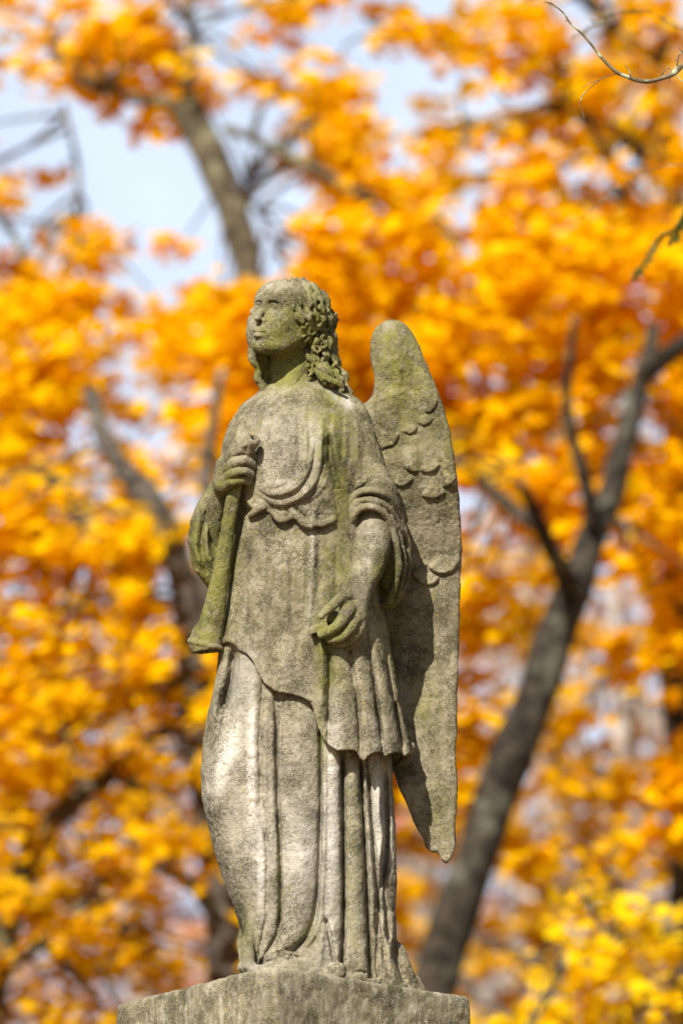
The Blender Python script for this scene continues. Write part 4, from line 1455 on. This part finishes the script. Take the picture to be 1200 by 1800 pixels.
def maple(label, limbs, leafsets, bark, group='golden maples behind the statue', name='maple_tree', ntw=260, seed=1, size=0.11):
    """limbs: first is the trunk. leafsets: (positions, material, tint range)"""
    rr = np.random.default_rng(seed)
    tr = to_ground(limbs[0], (rr.uniform(-0.3, 0.3), 0))
    root = empty(name, (tr[0][0], tr[0][1], float(hill(tr[0][0], tr[0][1]))))
    tag(root, label, 'tree', group)
    V, F = tube_mesh([tr], 14, 0.22)
    mesh_obj('trunk', V, F, bark, root)
    for l in limbs[1:]:
        V, F = tube_mesh([l], 10, 0.2)
        mesh_obj('branch', V, F, bark, root)
    allC = np.vstack([c for c, _, _ in leafsets])
    tw = twigs_to(allC, limbs, ntw, rr)
    if tw:
        V, F = tube_mesh(tw, 5)
        o = mesh_obj('twigs', V, F, M_BARKD, root); o['kind'] = 'stuff'
    for C, mat, (t0, t1) in leafsets:
        base = 0.5 + 0.5 * vnoise(C, 0.5, seed)
        tint = np.clip(t0 + (t1 - t0) * (0.6 * base + 0.4 * rr.random(len(C))), 0, 1)
        leaves_mesh('foliage', C, size, mat, root, tint)
    return root


r1 = np.random.default_rng(101)
# the dark leaning maple at the right
tA = 14.6
limbsA = [limb([(742, 1830), (790, 1640), (845, 1480), (895, 1340), (945, 1210), (985, 1100), (1012, 1030)], tA, 84, 70),
          limb([(1012, 1030), (1035, 960), (1068, 880), (1090, 800), (1110, 730), (1130, 660), (1142, 610), (1148, 575)], tA, 64, 26, 0.6),
          limb([(1128, 660), (1165, 628), (1205, 600), (1290, 540)], tA, 40, 26, -0.4),
          limb([(1010, 1060), (985, 1000), (955, 940), (932, 885), (915, 850)], tA, 44, 16, -0.8),
          limb([(950, 930), (915, 905), (870, 865), (820, 825), (770, 790)], tA, 24, 14, 0.8),
          limb([(1040, 925), (1036, 880), (1018, 810), (1000, 750), (996, 690), (1004, 600), (1010, 560)], tA, 30, 12, -0.6)]
CA = np.vstack([region_leaves({'#': 1.1, '+': 0.45, 'o': 0.03}, lambda x, y: x > 560 and 340 < y < 820 and not (x > 1000 and y < 380), tA + 2.4, 0.6, 34, r1),
                region_leaves({'#': 1.2, '+': 0.5, 'o': 0.04}, lambda x, y: x > 560 and 820 < y < 1520, tA + 1.1, 0.35, 29, r1)])
maple('dark leaning maple with a thick slanting trunk and fork right of the angel wing', limbsA, [(CA, M_GOLD, (0.1, 1.0))], M_BARK, seed=3)

# the maple behind the statue whose pale limb rises above the head
tB = 17.0
limbsB = [limb([(470, 1830), (455, 1500), (450, 1100), (455, 800), (450, 620), (440, 500)], tB, 95, 52),
          limb([(440, 510), (432, 450), (415, 390), (390, 320), (365, 265), (345, 225), (325, 190)], tB, 54, 62, 0.5),
          limb([(335, 200), (300, 180), (255, 175), (200, 160), (150, 150), (110, 120)], tB + 0.5, 24, 10, 0.6),
          limb([(395, 225), (440, 240), (500, 270), (560, 300), (610, 330), (650, 345), (700, 350), (745, 368), (780, 405), (800, 435)], tB + 0.4, 16, 26, -0.4),
          limb([(345, 225), (330, 160), (340, 80), (330, 0), (320, -60)], tB + 0.5, 26, 12, 0.4),
          limb([(130, 400), (138, 340), (136, 290), (122, 225), (112, 180)], tB + 0.8, 12, 9, 0.2),
          limb([(505, 480), (480, 420), (440, 350), (430, 310)], tB + 1.2, 8, 5, 0.2)]
CB = region_leaves({'#': 1.1, '+': 0.34, 'o': 0.06}, lambda x, y: y < 400 and x < 660, tB + 1.4, 0.6, 26, r1)
CB = np.vstack([CB, region_leaves({'#': 1.3, '+': 0.4, 'o': 0.10}, lambda x, y: 400 < y < 560 and x < 660, tB + 1.4, 0.6, 28, r1)])
CB = np.vstack([CB, region_leaves({'#': 1.2, '+': 0.8, 'o': 0.4}, lambda x, y: 380 < x < 560 and 520 < y < 1000, tB - 0.9, 0.3, 26, r1)])
maple('pale-limbed maple arching over the head of the angel, its crown half open to the sky', limbsB, [(CB, M_GOLD, (0.05, 0.95))], M_BARKL, seed=5)

# the maple at the upper right
tD = 19.0
limbsD = [limb([(1215, 1830), (1205, 1400), (1185, 1100), (1190, 800), (1200, 560), (1190, 420), (1178, 300), (1165, 210)], tD, 74, 40),
          limb([(1185, 330), (1140, 280), (1095, 245), (1050, 205), (1010, 190)], tD, 36, 24, 0.4),
          limb([(1110, 370), (1085, 310), (1050, 250), (1020, 200), (990, 150)], tD - 0.8, 30, 18, 0.3),
          limb([(1175, 110), (1130, 88), (1090, 60), (1040, 15), (1000, -30)], tD - 0.5, 30, 20, 0.4),
          limb([(1030, 400), (990, 345), (940, 275), (900, 245), (860, 225), (820, 215)], tD, 26, 24, 0.3),
          limb([(860, 92), (800, 82), (750, 72), (690, 55), (640, 30)], tD + 0.6, 20, 12, 0.3),
          limb([(1215, 1560), (1185, 1290), (1152, 1080), (1122, 960), (1104, 880), (1080, 820)], tD - 1.6, 44, 16),
          limb([(1125, 480), (1175, 500), (1200, 540)], tD, 16, 30)]
CD = region_leaves({'#': 1.0, '+': 0.42, 'o': 0.08}, lambda x, y: x >= 610 and (y < 400 or (x > 1000 and y < 420)), tD, 1.0, 34, r1)
CD = np.vstack([CD, region_leaves({'#': 1.0, '+': 0.5, 'o': 0.1}, lambda x, y: x > 940 and 370 < y < 600, tD - 1.2, 0.4, 26, r1)])
maple('tall maple at the upper right whose limbs reach over the wing', limbsD, [(CD, M_GOLD, (0.05, 0.9))], M_BARK, seed=7, size=0.10)

# the maple at the left
tC = 14.8
limbsC = [limb([(420, 1830), (395, 1640), (372, 1450), (352, 1280), (335, 1130), (318, 1010), (275, 900), (240, 850)], tC, 70, 46),
          limb([(240, 850), (200, 800), (172, 740), (160, 690)], tC, 36, 30, 0.4),
          limb([(165, 960), (150, 900), (115, 860), (90, 840)], tC + 0.5, 26, 18, 0.2),
          limb([(355, 1100), (365, 950), (362, 830), (375, 740), (390, 650)], tC, 34, 14, 0.3),
          limb([(395, 1640), (345, 1560), (290, 1530), (240, 1490), (210, 1440)], tC - 0.5, 34, 14, -0.2),
          limb([(-20, 350), (15, 400), (30, 420), (40, 460)], tC, 16, 12)]
CC = np.vstack([region_leaves({'#': 1.4, '+': 0.42, 'o': 0.10}, lambda x, y: (x < 560 and 490 < y < 860), 17.3, 0.6, 42, r1),
                region_leaves({'#': 1.3, '+': 0.42, 'o': 0.12}, lambda x, y: (x < 560 and 860 < y < 1240), 15.2, 0.5, 38, r1)])
maple('leafy maple left of the statue with dark stems behind the trumpet', limbsC, [(CC, M_GOLD, (0.35, 1.0))], M_BARKD, seed=9, size=0.095)

# the lower left maple, more orange, with a pale crooked branch
tE = 14.6
limbsE = [limb([(-30, 1830), (10, 1640), (40, 1540), (80, 1460), (130, 1410), (190, 1360)], tE, 60, 30),
          limb([(150, 1395), (130, 1330), (100, 1270), (60, 1200), (40, 1150)], tE, 16, 9, 0.3),
          limb([(190, 1360), (240, 1310), (300, 1270), (350, 1210)], tE, 12, 8, 0.3),
          limb([(60, 1520), (30, 1470), (-10, 1440), (-60, 1430)], tE, 22, 12),
          limb([(20, 1700), (70, 1660), (140, 1610), (180, 1560)], tE, 26, 10)]
CE2 = region_leaves({'#': 1.15, '+': 0.38, 'o': 0.06}, lambda x, y: x < 600 and y >= 1200, tE + 0.2, 0.6, 25, r1)
maple('orange maple at the lower left with a crooked lichened branch', limbsE, [(CE2, M_ORANGE, (0.0, 0.95))], M_BARKL, seed=12, size=0.085)

# lower right: yellow sapling
tF = 12.0
limbsF = [limb([(1120, 1830), (1115, 1760), (1090, 1700), (1060, 1640), (1040, 1590)], tF, 14, 6),
          limb([(1100, 1720), (1140, 1670), (1180, 1600)], tF, 8, 4),
          limb([(1090, 1700), (1020, 1690), (960, 1660)], tF, 8, 4)]
CF = region_leaves({'#': 0.75, '+': 0.2, 'o': 0.02}, lambda x, y: x > 830 and y > 1540, tF, 0.6, 20, r1)
maple('low yellow-leaved sapling in the lower right corner', limbsF, [(CF, M_YELLOW, (0.0, 1.0))], M_BARKD, group=None, name='maple_sapling', seed=14, size=0.085, ntw=60)

# rust-leaved oak in the far right background
tG = 32.0
limbsG = [limb([(1085, 1830), (1080, 1600), (1078, 1400), (1090, 1250), (1080, 1150), (1085, 900)], tG, 46, 24),
          limb([(1080, 1155), (1110, 1200), (1145, 1280), (1175, 1370), (1210, 1440)], tG - 9, 22, 30),
          limb([(700, 1760), (790, 1640), (850, 1650), (900, 1672), (940, 1700)], tG - 10, 20, 14),
          limb([(1090, 1400), (1130, 1450), (1180, 1520), (1220, 1560)], tG - 8, 18, 14),
          limb([(1078, 1400), (1020, 1300), (990, 1200), (975, 1100)], tG, 20, 12)]
CG = region_leaves({'#': 0.3, '+': 0.3, 'o': 0.55, '.': 0.02}, lambda x, y: x > 560 and y > 150, tG, 2.0, 22, r1)
maple('rust-leaved oak with pale stems far behind the leaning maple', limbsG, [(CG, M_ORANGE, (0.0, 0.65))], M_BARKP, group=None, name='oak_tree', seed=16, size=0.14, ntw=160)
CH = region_leaves({'#': 0.25, '+': 0.25, 'o': 0.5, '.': 0.02}, lambda x, y: x <= 600 and y > 560, tG + 1, 2.0, 20, r1)
limbsH = [limb([(250, 1830), (235, 1600), (215, 1300), (230, 1100), (200, 950), (205, 800)], tG + 1, 44, 20),
          limb([(230, 1250), (180, 1150), (60, 1080), (20, 1000)], tG + 1, 20, 12),
          limb([(225, 1100), (280, 1000), (290, 900)], tG + 1, 18, 10)]
maple('rust-leaved oak far behind the maple left of the statue', limbsH, [(CH, M_ORANGE, (0.0, 0.6))], M_BARKP, group=None, name='oak_tree', seed=18, size=0.14, ntw=160)


# ------------------------------------------------------------------ bare far trees
def bare_tree(rr, h):
    paths = []
    tr = []
    x = y = 0.0
    for i in range(12):
        t = i / 11
        tr.append([x, y, h * t, 0.16 * (1 - t) ** 0.8 + 0.015])
        x += rr.normal() * 0.12; y += rr.normal() * 0.08
    tr = np.array(tr)
    paths.append(tr)
    subs = []
    for k in range(26):
        i = rr.integers(3, 11)
        b = tr[i]
        az = rr.uniform(0, 6.28); L = rr.uniform(1.0, 3.2) * (1 - i / 16)
        P = []
        for t in np.linspace(0, 1, 7):
            P.append([b[0] + math.cos(az) * L * t * 0.8, b[1] + math.sin(az) * L * t * 0.8, b[2] + L * (0.7 * t + 0.35 * t * t), b[3] * 0.55 * (1 - t) + 0.008])
        P = np.array(P); P[1:, :3] += rr.normal(size=(6, 3)) * 0.06
        subs.append(P)
        for q in range(4):
            j = rr.integers(2, 6); c = P[j]; a2 = az + rr.normal() * 0.9; l2 = L * 0.45
            Q2 = np.array([[c[0] + math.cos(a2) * l2 * t, c[1] + math.sin(a2) * l2 * t, c[2] + l2 * t * 0.9, c[3] * 0.6 * (1 - t) + 0.005] for t in np.linspace(0, 1, 5)])
            subs.append(Q2)
    return tr, subs


protos = []
for k in range(3):
    rr = np.random.default_rng(200 + k)
    root = empty('bare_tree', (0, 0, 0))
    tr, subs = bare_tree(rr, 11 + k)
    V, F = tube_mesh([tr], 8, 0.15)
    t_ = mesh_obj('trunk', V, F, M_BARKP, root)
    V, F = tube_mesh(subs, 5)
    b_ = mesh_obj('crown', V, F, M_BARKP, root)
    protos.append(root)
rr = np.random.default_rng(77)
spots = []
for k in range(30):
    y = rr.uniform(34, 62)
    half = (y + 13) * 0.075
    spots.append((rr.uniform(-half * 1.6, half * 1.6), y, rr.uniform(0, 6.28), rr.uniform(1.0, 1.45)))
# copies first while the sources stay untouched
for i, (x, y, a, sc) in enumerate(spots):
    src = protos[i % 3]
    r_ = src if i < 3 else src.copy()
    if i >= 3:
        COL.objects.link(r_)
        for ch in list(src.children):
            c_ = ch.copy(); COL.objects.link(c_); c_.parent = r_
    if x < 0: sc *= 0.5
    r_.location = (x, y, float(hill(x, y)) - 0.1)
    r_.rotation_euler = (0, 0, a); r_.scale = (sc, sc, sc)
    tag(r_, 'thin pale leafless tree on the wooded hill far behind the statue', 'tree', 'bare trees on the far hill')

# the far wood as one mass: rusty leaves and brush on the hill
rr = np.random.default_rng(300)
n = 80000
y = rr.uniform(46, 100, n)
x = rr.uniform(-1, 1, n) * (y + 13) * 0.11
top = np.where(x < 0, 0.285, 0.31) * (y + 13) + 1.6     # crowns thin out upwards
g = hill(x, y)
t = rr.beta(1.3, 1.7, n)
z = g + t * np.maximum(top - g, 1.5)
P = np.stack([x, y, z], 1)
keep = (vnoise(P, 1.3, 4) + 0.6 * vnoise(P, 0.5, 5)) > (-0.35 + 0.9 * t)
P = P[keep]
tint = np.clip(0.5 + 0.4 * vnoise(P, 2.5, 9) + 0.15 * rr.normal(size=len(P)), 0, 1)
o = leaves_mesh('far_woods', P, 0.24, M_RUST, None, tint)
tag(o, 'rusty brown mass of far autumn woods on the hill behind', 'woods', kind='stuff')

# ------------------------------------------------------------------ hemlock reaching in at the upper right, near the statue
hem_root = empty('hemlock_tree', (2.3, 0.4, 0.0))
tag(hem_root, 'sparse hemlock whose bare lichened twig hangs in at the top right corner', 'tree')
V, F = tube_mesh([np.array([[2.3, 0.4, -0.1, 0.17], [2.32, 0.4, 2.0, 0.15], [2.28, 0.42, 4.0, 0.13], [2.3, 0.4, 6.0, 0.11], [2.31, 0.4, 9.0, 0.05]])], 14, 0.15)
mesh_obj('trunk', V, F, M_BARKD, hem_root)


def wpath(pts, Y, w0, w1, step=8, ex=None):
    P = limb(pts, Y, w0, w1, 0, step)
    if ex is not None:
        P = np.vstack([ex, P])
    return P


def wig(P, a, seed):
    Q = P.copy()
    Q[:, :3] += a * np.stack([vnoise(P[:, :3], 0.025, seed + k) for k in range(3)], 1)
    return Q


yT = -0.05
tw = [
    wpath([(1262, 60), (1225, 88), (1200, 112), (1185, 128), (1160, 138), (1135, 143), (1110, 137), (1085, 128), (1060, 105), (1040, 80), (1022, 58), (1003, 42), (990, 24), (975, 10), (958, 2)], yT, 12, 2.6, 7, np.array([[2.3, 0.4, 5.9, 0.02], [1.9, 0.3, 5.62, 0.012]])),
    wpath([(1085, 128), (1060, 136), (1040, 152), (1023, 168), (1018, 185), (1024, 200), (1028, 210)], yT, 1.9, 1.2),
    wpath([(1052, 140), (1036, 146), (1022, 154)], yT, 1.6, 1),
    wpath([(1108, 136), (1106, 124), (1098, 115)], yT, 3, 1.2),
    wpath([(1158, 138), (1166, 126), (1175, 121), (1178, 128), (1170, 134)], yT, 2.4, 2),
    wpath([(1178, 128), (1188, 116), (1190, 100), (1198, 92), (1210, 78)], yT, 4.5, 2),
    wpath([(1190, 106), (1184, 104)], yT, 2, 1), wpath([(1198, 92), (1191, 82)], yT, 2, 1),
    wpath([(1188, 134), (1196, 142), (1206, 148)], yT, 2.5, 1.2), wpath([(1175, 134), (1177, 144)], yT, 2, 1),
    wpath([(975, 10), (968, 4), (954, 6)], yT, 2, 1), wpath([(998, 36), (993, 38)], yT, 2.4, 1.6),
]
for i, P in enumerate(tw):
    k = 2 if i == 0 else 0
    Q = wig(P, 0.0022, 20 + i)
    Q[:k] = P[:k]
    Q[:, 3] *= 1 + 0.25 * vnoise(P[:, :3], 0.012, 40)
    V, F = tube_mesh([Q], 7)
    mesh_obj('branch', V, F, M_TWIG, hem_root)

# needle sprays, nearer and farther than the statue
NE = np.array([(0, 0), (0.09, 0.15), (0.09, 0.85), (0, 1.0), (-0.09, 0.85), (-0.09, 0.15)])


def needle_spray(pts, Y, wid, n, seed, w=2.0):
    rr = np.random.default_rng(seed)
    P = limb(pts, Y, w, w * 0.4, 0, 6)
    V, F = tube_mesh([P], 5)
    br = mesh_obj('branch', V, F, M_TWIG, hem_root)
    i = rr.uniform(0, len(P) - 1, n); a = i.astype(int)
    T = P[np.minimum(a + 1, len(P) - 1), :3] - P[a, :3]
    c = P[a, :3] + T * (i - a)[:, None]
    T = T / (np.linalg.norm(T, axis=1)[:, None] + 1e-9)
    s = rr.normal(size=(n, 3)); s[:, 2] *= 0.3
    d = s / np.linalg.norm(s, axis=1)[:, None] + T * 0.7
    d /= np.linalg.norm(d, axis=1)[:, None]
    nn = np.cross(d, rr.normal(size=(n, 3))); nn /= np.linalg.norm(nn, axis=1)[:, None]
    L = wid * rr.uniform(0.6, 1.1, n)
    V = c[:, None] + L[:, None, None] * (NE[None, :, 1, None] * d[:, None] + NE[None, :, 0, None] * nn[:, None])
    mesh_obj('needles', V.reshape(-1, 3), np.arange(n * 6).reshape(n, 6), M_NEEDLE, hem_root, False, {'tint': np.repeat(rr.random(n), 6)})


for i, (pts, Y, wd, n) in enumerate((
    ([(1260, 360), (1215, 378), (1190, 400), (1160, 418), (1148, 440)], 3.4, 0.022, 300),
    ([(1230, 330), (1205, 372), (1188, 410), (1180, 430)], 3.4, 0.022, 260),
    ([(1150, 432), (1138, 455), (1122, 475), (1112, 488)], 3.2, 0.020, 130),
    ([(1240, 50), (1190, 48), (1140, 22), (1090, 22), (1040, 40)], 3.0, 0.016, 120),
    ([(1060, 40), (1030, 52), (1005, 66)], 3.0, 0.014, 60),
    ([(1240, 300), (1180, 290), (1120, 310), (1060, 350), (1020, 385)], 2.6, 0.012, 60),
)):
    needle_spray(pts, Y, wd, n, 500 + i)
# the branches that carry the sprays
for i, (a, b) in enumerate(((4.75, ray(1260, 360, 3.4)), (5.5, ray(1240, 50, 3.0)), (4.9, ray(1240, 300, 2.6)))):
    m = (np.array([2.3, 0.4, a]) + b) / 2 + np.array([0, 0, 0.06])
    P = np.array([[2.3, 0.4, a, 0.016], [*m, 0.009], [*b, 0.003]])
    V, F = tube_mesh([catmull(P, 0.1)], 6)
    mesh_obj('branch', V, F, M_TWIG, hem_root)
